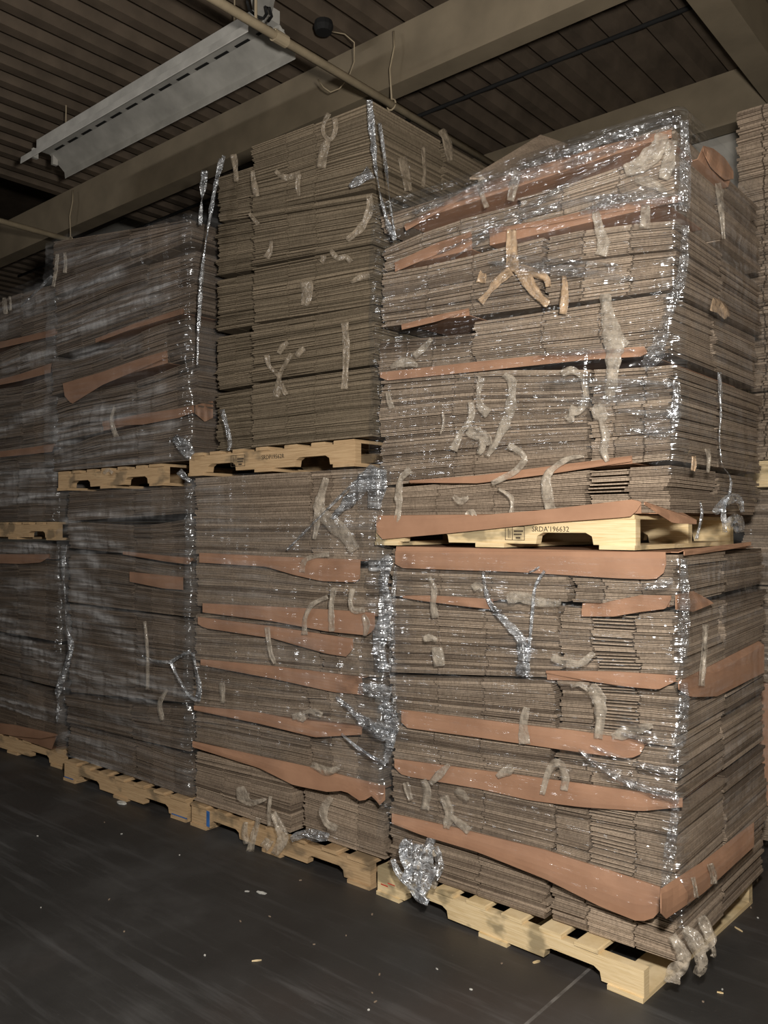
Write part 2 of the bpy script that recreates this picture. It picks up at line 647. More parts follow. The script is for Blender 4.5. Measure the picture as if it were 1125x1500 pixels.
# ------------------------------------------------------------------ slip sheets
def kraft_sheet(L, k, top, bot, side=None, inner=0.9, out=0.026, label='', ncol=30, bulge=0.005, back=None):
    """A paperboard sheet lying between tiers with a lip folded down in front (and down the right side)."""
    mb = MB()
    y = L.yf - out
    rows = 5
    grid = []
    for i in range(ncol + 1):
        t = i / ncol
        a = poly_at(top, t)
        b = poly_at(bot, t)
        col = []
        pa = ony(a[0], a[1], y)
        xin = min(max(pa.x, L.xL + 0.01), L.xR - 0.01)
        if inner > 0:
            for yy in (L.yf + inner, y + 0.008):
                col.append((xin, yy, L.z(k, xin, yy)))
        col.append((pa.x, y + 0.004, pa.z + 0.0005))
        for r in range(rows + 1):
            u = r / rows
            px, py = lerp(a[0], b[0], u), lerp(a[1], b[1], u)
            o = y - bulge * math.sin(u * math.pi * 0.6) - 0.006 * nz(t * 5, u * 1.5, L.z(k, 0, 0) * 7)
            p = ony(px, py, o)
            col.append(tuple(p))
        grid.append(col)
    m = len(grid[0])
    for col in grid:
        mb.v += col
    for i in range(ncol):
        for j in range(m - 1):
            q = i * m + j
            mb.f.append((q, q + 1, q + m + 1, q + m))
            mb.t.append(0.5)
    if side:
        st, sb = side
        x = L.xR + out
        base = len(mb.v)
        n2 = 16
        for i in range(n2 + 1):
            t = i / n2
            a, b = poly_at(st, t), poly_at(sb, t)
            pa = onx(a[0], a[1], x)
            yin = min(max(pa.y, L.yf + 0.02), L.yf + L.depth)
            if inner > 0:
                mb.v.append((L.xR - 0.3, yin, L.z(k, L.xR - 0.3, yin)))
                mb.v.append((L.xR + 0.006, yin, L.z(k, L.xR, yin)))
            for r in range(rows + 1):
                u = r / rows
                o = x + bulge * math.sin(u * math.pi * 0.6) + 0.006 * nz(t * 5 + 3, u * 1.5, 2)
                mb.v.append(tuple(onx(lerp(a[0], b[0], u), lerp(a[1], b[1], u), o)))
        m2 = rows + 1 + (2 if inner > 0 else 0)
        for i in range(n2):
            for j in range(m2 - 1):
                q = base + i * m2 + j
                mb.f.append((q, q + 1, q + m2 + 1, q + m2))
                mb.t.append(0.5)
    org = (0.5 * (L.xL + L.xR), L.yf, L.z(k, 0.5 * (L.xL + L.xR), L.yf))
    ob = mb.build('kraft_sheet', M['kraft_dimmed' if L.key[0] in 'CD' else 'kraft'], origin=org)
    sd = ob.modifiers.new('thickness', 'SOLIDIFY')
    sd.thickness = 0.003
    sd.offset = 0
    tag(ob, label, 'paper sheet', 'kraft slip sheets')
    return ob


# ------------------------------------------------------------------ pallets
def pallet(x0, y0, z0, L=1.219, W=1.0, rot=0.0, m='pine', label='', nboards=7, missing=(), sh=0.089, cut=None, paint=None, stamp=None, bottoms=(0.0, 0.5, 1.0), group='wooden pallets'):
    root = empty('wooden_pallet', (x0, y0, z0))
    root.rotation_euler = (0, 0, rot)
    tag(root, label, 'pallet', group)
    R4 = Matrix.Translation((x0, y0, z0)) @ Matrix.Rotation(rot, 4, 'Z')
    rr = random.Random(int(abs(x0) * 1000) + 5)
    bt = 0.016

    def put(mb, name, mm, parent=root):
        mb.v = [tuple(R4 @ Vector(p)) for p in mb.v]
        c = sum((Vector(p) for p in mb.v), Vector()) / len(mb.v)
        return mb.build(name, mm, parent, origin=c)
    n = 6

    def arc(cx, x1, up):
        return [(cx + (x1 - cx) * (1 - math.cos(q / n * math.pi / 2)), bt + up * math.sin(q / n * math.pi / 2)) for q in range(n + 1)]
    nh = 0.042
    for si, yy in enumerate((0.0, W / 2 - 0.02, W - 0.04)):
        notches = [(0.155, 0.385), (L - 0.385, L - 0.155)]
        poly = [(0, bt)]
        for a, b in notches:
            poly += [(a, bt), (a + 0.006, bt + nh * 0.7), (a + 0.03, bt + nh), (b - 0.03, bt + nh), (b - 0.006, bt + nh * 0.7), (b, bt)]
        poly += [(L, bt), (L, bt + sh), (0, bt + sh)]
        mb = MB()
        mb.prism(poly, 1, yy, yy + 0.038)
        if paint and si == 0:
            pass
        so = put(mb, 'stringer', M[m])
        if si == 0 and stamp:
            stamp(so, R4, bt, sh, L)
        if si == 0 and paint:
            for (xa, xb, za, zc, mm) in paint:
                pm = MB()
                pm.box((xa, yy - 0.0012, za), (xb, yy + 0.002, zc))
                put(pm, 'paint_mark', M[mm], so)
    # deck boards
    for i in range(nboards):
        if i in missing:
            continue
        w = 0.092 if i not in (0, nboards - 1) else 0.13
        c = lerp(w / 2 + 0.002, L - w / 2 - 0.002, i / (nboards - 1)) + rr.uniform(-0.008, 0.008) * (0 < i < nboards - 1)
        fy = rr.uniform(-0.012, 0.002)
        mb = MB()
        ch = 0.004
        a, b, z1, z2 = c - w / 2, c + w / 2, bt + sh, bt + sh + bt
        mb.prism([(a, z1), (b, z1), (b, z2 - ch), (b - ch, z2), (a + ch, z2), (a, z2 - ch)], 1, fy, W + rr.uniform(-0.01, 0.01))
        put(mb, 'deck_board', M[m])
    for f in bottoms:
        w = 0.13
        c = lerp(w / 2, L - w / 2, f)
        mb = MB()
        mb.box((c - w / 2, -0.008, 0), (c + w / 2, W, bt))
        put(mb, 'bottom_board', M[m])
    return root


def text_mesh(txt, size, parent, mtx, name='stamp', mm='ink'):
    cu = bpy.data.curves.new(name, 'FONT')
    cu.body = txt
    cu.size = size
    cu.extrude = 0.0004
    cu.resolution_u = 2
    cu.align_x = 'CENTER'
    tmp = bpy.data.objects.new(name + '_curve', cu)
    me = bpy.data.meshes.new_from_object(tmp)
    bpy.data.objects.remove(tmp)
    bpy.data.curves.remove(cu)
    me.transform(mtx)
    me.materials.clear()
    me.materials.append(M[mm])
    ob = bpy.data.objects.new(name, me)
    COL.objects.link(ob)
    ob.parent = parent
    pm = world_of(parent)
    ob.matrix_parent_inverse = pm.inverted()
    return ob


def make_stamp(xc, txt, size, logo_x, lw, lh, tz=0.50, lz=0.86):
    def f(st, R4, bt, sh, L):
        mt = R4 @ Matrix.Translation((xc, -0.0008, bt + sh * tz)) @ Matrix.Rotation(math.pi / 2, 4, 'X')
        text_mesh(txt, size, st, mt)
        # stamped box with a mark and two lines of small print
        mb = MB()
        z0, z1 = bt + sh * lz - lh, bt + sh * lz
        t = 0.0022
        y0, y1 = -0.0008, 0.001
        x0, x1 = logo_x - lw / 2, logo_x + lw / 2
        for a in ((x0, z0, x1, z0 + t), (x0, z1 - t, x1, z1), (x0, z0, x0 + t, z1), (x1 - t, z0, x1, z1), (x0 + lw * 0.36, z0, x0 + lw * 0.36 + t, z1),
                  (x0 + lw * 0.16, z0 + lh * .15, x0 + lw * 0.16 + t, z1 - lh * .15), (x0 + lw * 0.24, z0 + lh * .15, x0 + lw * 0.24 + t, z1 - lh * .3),
                  (x0 + lw * 0.45, z1 - lh * .40, x0 + lw * 0.92, z1 - lh * .28), (x0 + lw * 0.45, z1 - lh * .62, x0 + lw * 0.85, z1 - lh * .52), (x0 + lw * 0.55, z0 + lh * .12, x0 + lw * 0.78, z0 + lh * .24)):
            mb.box((a[0], y0, a[1]), (a[2], y1, a[3]))
        mb.v = [tuple(R4 @ Vector(p)) for p in mb.v]
        c = sum((Vector(p) for p in mb.v), Vector()) / len(mb.v)
        mb.build('treatment_stamp', M['ink'], st, origin=c)
    return f


# ------------------------------------------------------------------ film
def seg_d(px, py, s):
    x0, y0, x1, y1 = s[:4]
    dx, dy = x1 - x0, y1 - y0
    l2 = dx * dx + dy * dy or 1e-9
    t = min(1, max(0, ((px - x0) * dx + (py - y0) * dy) / l2))
    return math.hypot(px - x0 - t * dx, py - y0 - t * dy)


def film(L, name, label, m, zlo, zhi, base, hbase, strokes=(), hstrokes=(), res=0.013, amp=0.007, ang=0.0, off=0.055, side=0.98, left=0.25, seed=0, cuts=(), top_in=0.0, edge=0.02, xr=None, corner=0.0):
    """stretch film wound round a load, grid along the perimeter; cover/haze = how many layers lie there."""
    xL, xR, yf = L.xL - off, (xr if xr is not None else L.xR) + off, L.yf - off
    r = 0.045
    path = []
    n = int((left) / 0.03)
    for i in range(n):
        path.append((xL, yf + r + left * (1 - i / n), 0))
    for i in range(7):
        a = math.pi + i / 6 * math.pi / 2
        path.append((xL + r + r * math.cos(a), yf + r + r * math.sin(a), 0))
    n = int((xR - xL - 2 * r) / res)
    for i in range(1, n):
        path.append((xL + r + (xR - xL - 2 * r) * i / n, yf, 0))
    for i in range(9):
        a = 1.5 * math.pi + i / 8 * math.pi / 2
        path.append((xR - r + r * math.cos(a), yf + r + r * math.sin(a), 1))
    n = int(side / (res * 1.5))
    for i in range(1, n):
        path.append((xR, yf + r + side * i / n, 2))
    # outward directions
    nrm = []
    for i in range(len(path)):
        a = path[max(i - 1, 0)]
        b = path[min(i + 1, len(path) - 1)]
        d = Vector((b[0] - a[0], b[1] - a[1], 0)).normalized()
        nrm.append(Vector((d.y, -d.x, 0)))
    nzs = int((zhi - zlo) / res)
    ntop = int(top_in / res)
    mb = MB()
    cov, hz = [], []
    ca, sa = math.cos(ang), math.sin(ang)
    arc = 0
    S = [0]
    for i in range(1, len(path)):
        S.append(S[-1] + math.dist(path[i][:2], path[i - 1][:2]))
    sc = S[[q[2] for q in path].index(1)]
    for j in range(nzs + ntop + 1):
        for i, p in enumerate(path):
            z = zlo + (zhi - zlo) * min(j, nzs) / nzs
            s = S[i]
            u = s * ca + z * sa
            v = -s * sa + z * ca
            o = amp * (1.4 * nz(u * 1.6, v * 9, seed) + 0.8 * nz(u * 4, v * 30, seed + 5) + 0.7 * nz(s * 14, z * 4, seed + 9) + 0.35 * nz(s * 35, z * 35, seed + 2))
            if p[2] == 1 or abs(s - sc) < 0.05:
                o += amp * 0.9 * (nz(s * 12, z * 45, seed + 3) + nz(s * 5, z * 16, seed + 7))
            base_p = Vector((p[0], p[1], z)) + nrm[i] * max(o, -off * 0.75)
            if j > nzs:
                w = (j - nzs) * res
                base_p = base_p - nrm[i] * w + Vector((0, 0, 0.012 * (1 - math.exp(-w * 30)) + 0.01 * nz(s * 9, w * 20, seed)))
            mb.v.append(tuple(base_p))
            X, Y = proj(base_p)
            c = base * (0.75 + 0.5 * nz(u * 1.2, v * 4, seed + 1))
            h = hbase * (0.7 + 0.9 * nz(u * 1.3, v * 6, seed + 4))
            if p[2] >= 1 and p[2] != 2:
                c = max(c, base * 1.5, corner * (0.8 + 0.8 * nz(z * 7, seed)))
            for st in strokes:
                if st[6] if len(st) > 6 else True:
                    d = seg_d(X, Y, st)
                    if d < st[4] * 1.6:
                        c = max(c, st[5] * math.exp(-(d / st[4]) ** 2))
            for st in hstrokes:
                d = seg_d(X, Y, st)
                if d < st[4] * 2:
                    h = max(h, st[5] * math.exp(-(d / st[4]) ** 2))
            for cu in cuts:   # torn-away areas
                d = seg_d(X, Y, cu)
                f = min(1, max(0, (d - cu[4]) / (cu[4] * 0.35 + 6)))
                c *= f
                h *= f
            cov.append(max(0, c))
            hz.append(max(0, h))
    W = len(path)
    for j in range(nzs + ntop):
        for i in range(W - 1):
            q = j * W + i
            ids = (q, q + 1, q + W + 1, q + W)
            if max(cov[k] for k in ids) < edge and max(hz[k] for k in ids) < edge:
                continue
            mb.f.append(ids)
            mb.t.append(0.5)
    # drop unused vertices
    used = sorted({k for f in mb.f for k in f})
    mp = {k: i for i, k in enumerate(used)}
    mb.v = [mb.v[k] for k in used]
    mb.f = [tuple(mp[k] for k in f) for f in mb.f]
    mb.va = {'cover': [cov[k] for k in used], 'haze': [hz[k] for k in used]}
    ob = mb.build('stretch_wrap', M[m], smooth=True, recalc=False)
    tag(ob, label, 'plastic wrap')
    return ob


def ribbon(mb, pts, widths, place, seed, wig=0.006, n=None, na=4, cov=1.0, haze=1.0, fold=0.5, twist=0.0):
    """a crinkled strip through image-space points laid on a plane by place(px, py, out)."""
    k = n or max(8, int(sum(math.dist(pts[i], pts[i + 1]) for i in range(len(pts) - 1)) / 4))
    if len(pts) < 3:
        pts = [pts[0], ((pts[0][0] + pts[-1][0]) / 2 + 1, (pts[0][1] + pts[-1][1]) / 2 + 1), pts[-1]]
    L = smooth_line(pts, k)
    wl = widths if isinstance(widths, (list, tuple)) else [widths]
    base = len(mb.v)
    for i, p in enumerate(L):
        t = i / (k - 1)
        a = L[max(i - 1, 0)]
        b = L[min(i + 1, k - 1)]
        d = (b[0] - a[0], b[1] - a[1])
        l = math.hypot(*d) or 1
        nx_, ny_ = -d[1] / l, d[0] / l
        w = poly_at([(q, x) for q, x in enumerate(wl)], t)[1] if len(wl) > 1 else wl[0]
        w *= 0.85 * (1 + 0.35 * nz(i * 0.35, seed))
        tw = twist * t * 6 + twist * nz(i * .2, seed + 4)
        for j in range(na + 1):
            s = (j / na - 0.5) * w
            e = 0.18 * w * nz(i * 0.4, seed + 7 + j)
            o = wig * (1.2 * nz(i * 0.45, j * 1.7, seed) + 0.8 * nz(i * 1.1, j * 0.8, seed + 3)) + fold * wig * math.cos(j * 2.2 + seed) + abs(math.sin(tw)) * 0.02 * (j / na - 0.5)
            mb.v.append(tuple(place(p[0] + nx_ * s * math.cos(tw) + e * 0.4, p[1] + ny_ * s * math.cos(tw) + e * 0.4, o)))
            for key, val in (('cover', cov), ('haze', haze)):
                mb.va.setdefault(key, []).append(val)
    for i in range(k - 1):
        for j in range(na):
            q = base + i * (na + 1) + j
            mb.f.append((q, q + 1, q + na + 2, q + na + 1))
            mb.t.append(0.5)


def strip_thing(name, label, cat, group, m, parts, place, seed, thick=0.0007, **kw):
    mb = MB()
    for i, (pts, w) in enumerate(parts):
        ribbon(mb, pts, w, place, seed + i * 13.7, **kw)
    c = sum((Vector(p) for p in mb.v), Vector()) / len(mb.v)
    ob = mb.build(name, M[m], origin=c, smooth=True)
    sd = ob.modifiers.new('thickness', 'SOLIDIFY')
    sd.thickness = thick
    sd.offset = 0
    tag(ob, label, cat, group)
    return ob
#@@BUILD

# ================================================================== BUILD
# ------------------------------------------------------------------ setting
def struct(mb, name, m, label):
    ob = mb.build(name, M[m])
    tag(ob, label, 'room', None, 'structure')
    return ob


XW0, XW1, YW0, YW1, ZC = -11.0, 5.5, -6.5, 2.85, 4.38
mb = MB()
mb.box((XW0, YW0, -0.1), (XW1, YW1, 0))
struct(mb, 'floor', 'floor', 'dark scuffed concrete warehouse floor with a pale sawn joint')
mb = MB()
mb.box((XW0, YW1, 0), (XW1, YW1 + 0.15, 5.4))
struct(mb, 'wall_back', 'wall', 'pale painted wall behind the stacked loads')
mb = MB()
mb.box((XW0 - 0.15, YW0, 0), (XW0, YW1, 5.4))
struct(mb, 'wall_left', 'wall', 'dark far wall beyond the left end of the row')
mb = MB()
mb.box((XW1, YW0, 0), (XW1 + 0.15, YW1, 5.4))
struct(mb, 'wall_right', 'wall', 'warehouse wall out of view on the right')
mb = MB()
mb.box((XW0, YW0 - 0.15, 0), (XW1, YW0, 5.4))
struct(mb, 'wall_front', 'wall', 'warehouse wall behind the viewer')


def deck(mb, xa, xb, z):
    x = xa
    prof = []
    while x < xb:
        for dx, dz in ((0, 0), (0.075, 0), (0.095, 0.075), (0.18, 0.075)):
            prof.append((x + dx, z + dz))
        x += 0.20
    n = len(prof)
    b = len(mb.v)
    for yy in (YW0, YW1):
        for th in (0, 0.004):
            for p in prof:
                mb.v.append((p[0], yy, p[1] + th))
    for i in range(n - 1):
        mb.f.append((b + i, b + i + 1, b + 2 * n + i + 1, b + 2 * n + i))
        mb.f.append((b + n + i + 1, b + n + i, b + 3 * n + i, b + 3 * n + i + 1))
        mb.t += [0.5, 0.5]


XD = -5.55
mb = MB()
deck(mb, XD, XW1, ZC)
deck(mb, XW0, XD - 1.5, ZC)
mb.box((XW0, YW0, 5.2), (XW1, YW1, 5.3))
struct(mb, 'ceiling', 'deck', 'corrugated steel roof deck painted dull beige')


def ibeam(a, b, z0, z1, w, axis, name, label, flange=0.014):
    mb = MB()
    if axis == 'x':
        mb.box((a[0], a[1] - w / 2, z0), (b, a[1] + w / 2, z0 + flange))
        mb.box((a[0], a[1] - 0.055, z0 + flange), (b, a[1] + 0.02, z1))
    else:
        mb.box((a[0] - w / 2, a[1], z0), (a[0] + w / 2, b, z0 + flange))
        mb.box((a[0] - 0.055, a[1], z0 + flange), (a[0] + 0.055, b, z1))
    return struct(mb, name, 'beam', label)


ibeam((XW0, 0.97), XW1, 4.05, ZC, 0.13, 'x', 'trim_1', 'beige painted roof beam running above the row of loads')
ibeam((XW0, 2.66), XW1, 4.05, ZC, 0.13, 'x', 'trim_2', 'second roof beam close to the back wall')
ibeam((-0.22, 1.035), 2.595, 4.06, ZC, 0.16, 'y', 'trim_3', 'cross beam joining the two roof beams at upper right')

# pipes, conduit
mb = MB()
mb.tube([(-1.79, -5.5, 3.9), (-1.79, 2.7, 3.9)], 0.022, 14)
p = mb.build('sprinkler_pipe', M['pipe'], origin=(-1.79, 0, 3.9), smooth=True)
tag(p, 'thin cream pipe crossing under the roof beam above the tallest load', 'pipe', 'roof pipes')
mb = MB()
mb.tube([(-1.79, -0.03, 3.9), (-1.79, 0.05, 3.9)], 0.029, 14)
mb.build('coupling', M['pipe'], p, smooth=False)
mb = MB()
mb.tube([(-5.2, -5.5, 3.9), (-5.2, 2.7, 3.9)], 0.022, 14)
p2 = mb.build('sprinkler_pipe', M['pipe'], origin=(-5.2, 0, 3.9), smooth=True)
tag(p2, 'cream pipe at far left, under the dark roof opening', 'pipe', 'roof pipes')
for pr, px in ((p, -1.79), (p2, -5.2)):
    mb = MB()
    mb.tube([(px - 0.002, 0.86, ZC - .06), (px + 0.012, 0.85, 4.22), (px - 0.012, 0.84, 4.1), (px + 0.002, 0.84, 3.925)], 0.005, 6)
    mb.tube([(px + 0.03 * math.cos(t * .6), 0.84, 3.9 + 0.03 * math.sin(t * .6)) for t in range(11)], 0.005, 6)
    mb.build('pipe_hanger', M['pipe'], pr, smooth=True)
mb = MB()
yc = onz(800, 95, ZC - 0.02).y
mb.tube([(-8, yc, ZC - 0.02), (-0.3, yc, ZC - 0.02)], 0.013, 10)
o = mb.build('conduit', M['black'], smooth=True)
tag(o, 'dark conduit strapped along the roof deck between the beams', 'conduit')

# junction box with cable
jb = empty('junction_box', tuple(onz(474, 42, ZC - 0.02)))
tag(jb, 'small black roof fitting with a thin cable beside the beam', 'junction box')
c = onz(474, 40, ZC - 0.03)
mb = MB()
mb.tube([c + Vector((0, 0, 0.03)), c + Vector((0, 0, 0.0)), c + Vector((0, 0, -0.03))], [0.05, 0.055, 0.045], 14)
mb.build('housing', M['black'], jb, smooth=False)
mb = MB()
pts = [onz(*q) for q in ((484, 46, 4.33), (505, 50, 4.3), (519, 62, 4.25), (519, 90, 4.2), (510, 115, 4.12), (497, 130, 4.06), (484, 135, 4.03), (474, 128, 4.05), (466, 117, 4.1))]
mb.tube(pts, 0.0035, 6)
mb.build('cable', M['pipe'], jb, smooth=True)

# pipe clamp above the pipe
cl = empty('beam_clamp', (-1.79, -0.12, 3.98))
tag(cl, 'cream beam clamp with a black hook above the thin pipe', 'clamp')
mb = MB()
poly = [onz(x, y, 4.08) for x, y in ((366, -8), (398, -8), (394, 6), (392, 18), (386, 26), (378, 22), (370, 14))]
b0 = len(mb.v)
for q in poly:
    mb.v.append(tuple(q))
for q in poly:
    mb.v.append(tuple(q + Vector((0.0, 0.02, 0.0)) + Vector((0.015, 0, 0.01))))
n = len(poly)
mb.f.append(tuple(range(n)))
mb.f.append(tuple(range(2 * n - 1, n - 1, -1)))
for i in range(n):
    mb.f.append((i, n + i, n + (i + 1) % n, (i + 1) % n))
mb.t += [0.5] * (n + 2)
mb.build('clamp_plate', M['white'], cl)
mb = MB()
mb.tube([onz(x, y, 4.05) for x, y in ((362, 2), (365, 14), (376, 24), (386, 27), (391, 20), (389, 10), (395, 12), (398, 24), (393, 31))], 0.007, 8)
mb.build('hook', M['black'], cl, smooth=True)
mb = MB()
mb.tube([(-1.79, -0.14, 4.06), (-1.79, -0.14, 3.92)], 0.007, 8)
mb.tube([(-1.79, -0.14, 4.03), (-1.79, -0.14, ZC)], 0.006, 8)
mb.build('rod', M['pipe'], cl)

# ------------------------------------------------------------------ unlit strip light
fx0, fx1, fz = -4.36, -2.02, 4.05
fy = 0.17
lf = empty('ceiling_light', ((fx0 + fx1) / 2, fy, fz))
tag(lf, 'unlit white strip light with slotted reflector hung under the roof deck', 'light fixture')


def wing(sg, name):
    mb = MB()
    a0 = [(0.045, 0.10), (0.155, 0.012), (0.160, -0.03)]
    pl = [(fy + sg * u, fz + w) for u, w in a0] + [(fy + sg * (u + 0.003), fz + w + 0.004) for u, w in a0[::-1]]
    mb.prism(pl, 0, fx0, fx1)
    return mb.build(name, M['white'], lf)


wing(-1, 'reflector')
wing(1, 'reflector')
mb = MB()
mb.prism([(fy - 0.05, fz + 0.10), (fy + 0.05, fz + 0.10), (fy + 0.05, fz + 0.17), (fy - 0.05, fz + 0.17)], 0, fx0 - 0.0, fx1)
hs = mb.build('housing', M['white'], lf)
for i in range(13):
    xx = lerp(fx0 + 0.16, fx1 - 0.1, i / 12)
    mb = MB()
    mb.box((xx - 0.055, fy - 0.008 + 0.03, fz + 0.0975), (xx + 0.055, fy + 0.010 + 0.03, fz + 0.101))
    mb.build('slot', M['black'], hs)
for xx in (fx0 + 0.02, fx1 - 0.02):
    for sg in (-1, 1):
        mb = MB()
        mb.box((xx - 0.012, fy + sg * 0.07 - 0.018, fz + 0.03), (xx + 0.012, fy + sg * 0.07 + 0.018, fz + 0.095))
        mb.build('lamp_holder', M['white'], lf)
for xx in (fx0 + 0.3, fx1 - 0.3):
    mb = MB()
    mb.tube([(xx, fy, fz + 0.17), (xx, fy, ZC)], 0.004, 6)
    mb.build('hanger_rod', M['pipe'], lf)

# ------------------------------------------------------------------ loads
A1 = Load('A1', -1.14, 0.085, 0.06, 0.0132, [(806, 813), (874, 888, 0.02), (986, 1000, 0.05), (1045, 1096, 0.03), (1116, 1182, 0.03), (1200, 1325, 0.02), (1275, 1404)], m='board', seed=3)
A2 = Load('A2', -1.185, 0.085, 0.06, 0.0132, [(312, 176, 0), (342, 202, 0), (398, 300, 0.0), (480, 425, 0.02), (550, 516), (712, 674), (788, 766)], m='board', seed=4)
B1 = Load('B1', -2.49, -1.20, 0.06, 0.0125, [(701, 686), (812, 822), (888, 902), (968, 994), (1036, 1066), (1094, 1158), (1182, 1258)], m='board', seed=5)
B2 = Load('B2', -2.375, -1.24, 0.06, 0.0105, [(238, 146), (322, 280), (402, 358), (487, 445), (571, 535), (664, 636)], m='board_grey_dimmed', seed=6)
C1 = Load('C1', -3.80, -2.54, 0.06, 0.0125, [(722, 718), (764, 752), (803, 822), (882, 905), (1015, 1032), (1060, 1102), (1121, 1176)], m='board_dimmed', seed=7)
C2 = Load('C2', -3.99, -2.54, 0.06, 0.0125, [(353, 320), (434, 352), (522, 457), (580, 524), (648, 604), (703, 692)], m='board_dimmed', seed=8)


def zb_(x, y, lst, dt=0.0):
    return [('z', zat(x, y, p), zat(x, y, p) + dt) for p in lst]


D1 = Load('D1', -5.22, -4.02, 0.13, 0.0125, zb_(-4.2, 0.13, [797, 818, 938, 1005, 1078]), m='board_dimmed', seed=9)
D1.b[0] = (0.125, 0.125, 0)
D2 = Load('D2', -5.24, -4.05, 0.13, 0.0125, zb_(-4.2, 0.13, [412, 490, 548, 660, 764], 0.02), m='board_dimmed', seed=10)
E1 = Load('E1', -0.12, 1.2, 1.42, 0.013, [('z', 1.75, 1.75), ('z', 1.3, 1.3), ('z', 0.85, 0.85), ('z', 0.4, 0.4), ('z', 0.125, 0.125)], m='board', seed=12)
E2 = Load('E2', -0.13, 1.2, 1.42, 0.013, [('z', 3.55, 3.55), ('z', 3.1, 3.1), ('z', 2.6, 2.6), ('z', 2.2, 2.2), ('z', 1.88, 1.88)], m='board', seed=13)


zA2 = zat(-0.03, 0.03, 806)
zB2 = zat(-1.34, 0.05, 683)
zC2 = zat(-3.9, 0.05, 719)
zD2 = zat(-4.2, 0.12, 791)
PT = 0.125
for L_, z_ in ((A1, 0), (B1, 0), (C1, 0), (D1, 0), (A2, zA2), (B2, zB2), (C2, zC2), (D2, zD2)):
    L_.b[0] = (z_ + PT, z_ + PT, 0)
for L_, z_ in ((A1, zA2), (B1, zB2), (C1, zC2), (D1, zD2)):
    L_.b[-1] = (z_ - 0.006, z_ - 0.006, 0)


def X(L, px):
    return ony(px, 750, L.yf).x


WH = ['under its lowest kraft sheet', 'between its lowest and second kraft sheets', 'between its second and third kraft sheets', 'between its third and fourth kraft sheets', 'between its fourth and fifth kraft sheets', 'above its fifth kraft sheet']
PW = {'left': 'left front pile', 'right': 'right front pile', 'rear': 'right-side rear pile'}


def lab_a1(k, p):
    s = '%s of lower right load, %s' % (PW[p], WH[k])
    return 'flattened box, ' + s, 'flat boxes in ' + s


sp = [X(A1, 803), X(A1, 810), X(A1, 812), X(A1, 814), X(A1, 820), X(A1, 835)]
T = []
for i, x in enumerate(sp):
    op = 1 if i in (1, 3, 4) else None
    T.append(dict(drop=((0.004, 0.02), (0.006, 0.014), (0.005, 0.012), (0.008, 0.006), (0.010, 0.016), (0.012, 0.012))[i], dy=(0.012, 0.0, 0.004, 0.0, 0.006, 0.0)[i], dx=(-0.008, 0.004, -0.004, 0.0, 0.0, 0.004)[i], piles=piles(A1, x, fr=dict(open=op, segtone=(0, 0.35, 0.08), jx=0.006))))
nA1 = A1.fill(T, individual=lab_a1)

s700, s870 = X(A2, 700), X(A2, 868)
T = [dict(piles=piles(A2, s870, fr=dict(slots=(0.5,), segtone=(0.35, 0), open=0))),
     dict(piles=piles(A2, s870, fl=dict(slots=(0.4, 0.5)), fr=dict(segtone=(0.25, 0.0, 0)))),
     dict(piles=piles(A2, s700, fl=dict(span=(0, 0.75), tone=0.35), fr=dict(slots=(0.4, 0.7), segtone=None))),
     dict(piles=piles(A2, X(A2, 800))),
     dict(piles=piles(A2, X(A2, 760), fl=dict(span=(0.0, 0.85)))),
     dict(piles=piles(A2, X(A2, 740), fl=dict(span=(0, 0.9))))]
for q, t in enumerate(T):
    t['drop'] = ((0.004, 0.012), (0.008, 0.034), (0.02, 0.006), (0.004, 0.05), (0.065, 0.02), (0, 0))[q]
    t['dy'] = (0.01, 0.0, 0.004, 0.0, 0.012, 0.008)[q]
    t['dx'] = (-0.02, -0.01, -0.025, -0.005, -0.005, -0.01)[q]
A2.fill(T, stuff=('flattened_box_stack', 'flattened brown boxes in sagging tiers of the upper right load'))

T = [dict(piles=piles(B1, X(B1, 428), fr=dict(box=(X(B1, 436), B1.xR - 0.02, 0.10, 0.5))))] + [dict(piles=piles(B1, X(B1, x))) for x in (455, 452, 470, 480, 455)]
T[1]['piles'][1]['tone'] = 0.35
for q, t in enumerate(T):
    t['drop'] = ((0.016, 0.022), (0.012, 0.02), (0.012, 0.028), (0.03, 0.012), (0.016, 0.036), (0.0, 0.0))[q]
    t['dy'] = (0.0, 0.012, 0.0, 0.01, 0.004, 0.0)[q]
    t['dx'] = (0.006, -0.012, 0.0, -0.01, 0.004, -0.006)[q]
B1.fill(T, stuff=('flattened_box_stack', 'flattened boxes in the lower middle load, under the tallest load'))

xm = X(B2, 370)
T = []
for k in range(5):
    T.append(dict(lift=(0, 0.004, 0.012, 0.004, 0.016)[k], piles=[
        dict(name='left', box=(B2.xL, xm - 0.012, 0.11, 0.95), slots=(0.45,), tone=0.42, span=(0, 0.8 if k == 4 else 0.97), jx=0.006),
        dict(name='right', box=(xm, B2.xR, 0.06, 0.56), slots=(0.31, 0.55), tone=0.5),
        dict(name='rear', box=(B2.xR - 0.5, B2.xR, 0.575, 1.04), slots=(), tone=0.6, jx=0.006)]))
B2.fill(T, stuff=('flattened_box_stack', 'grey-brown flattened boxes in the tallest upper load, mostly bare of film'))

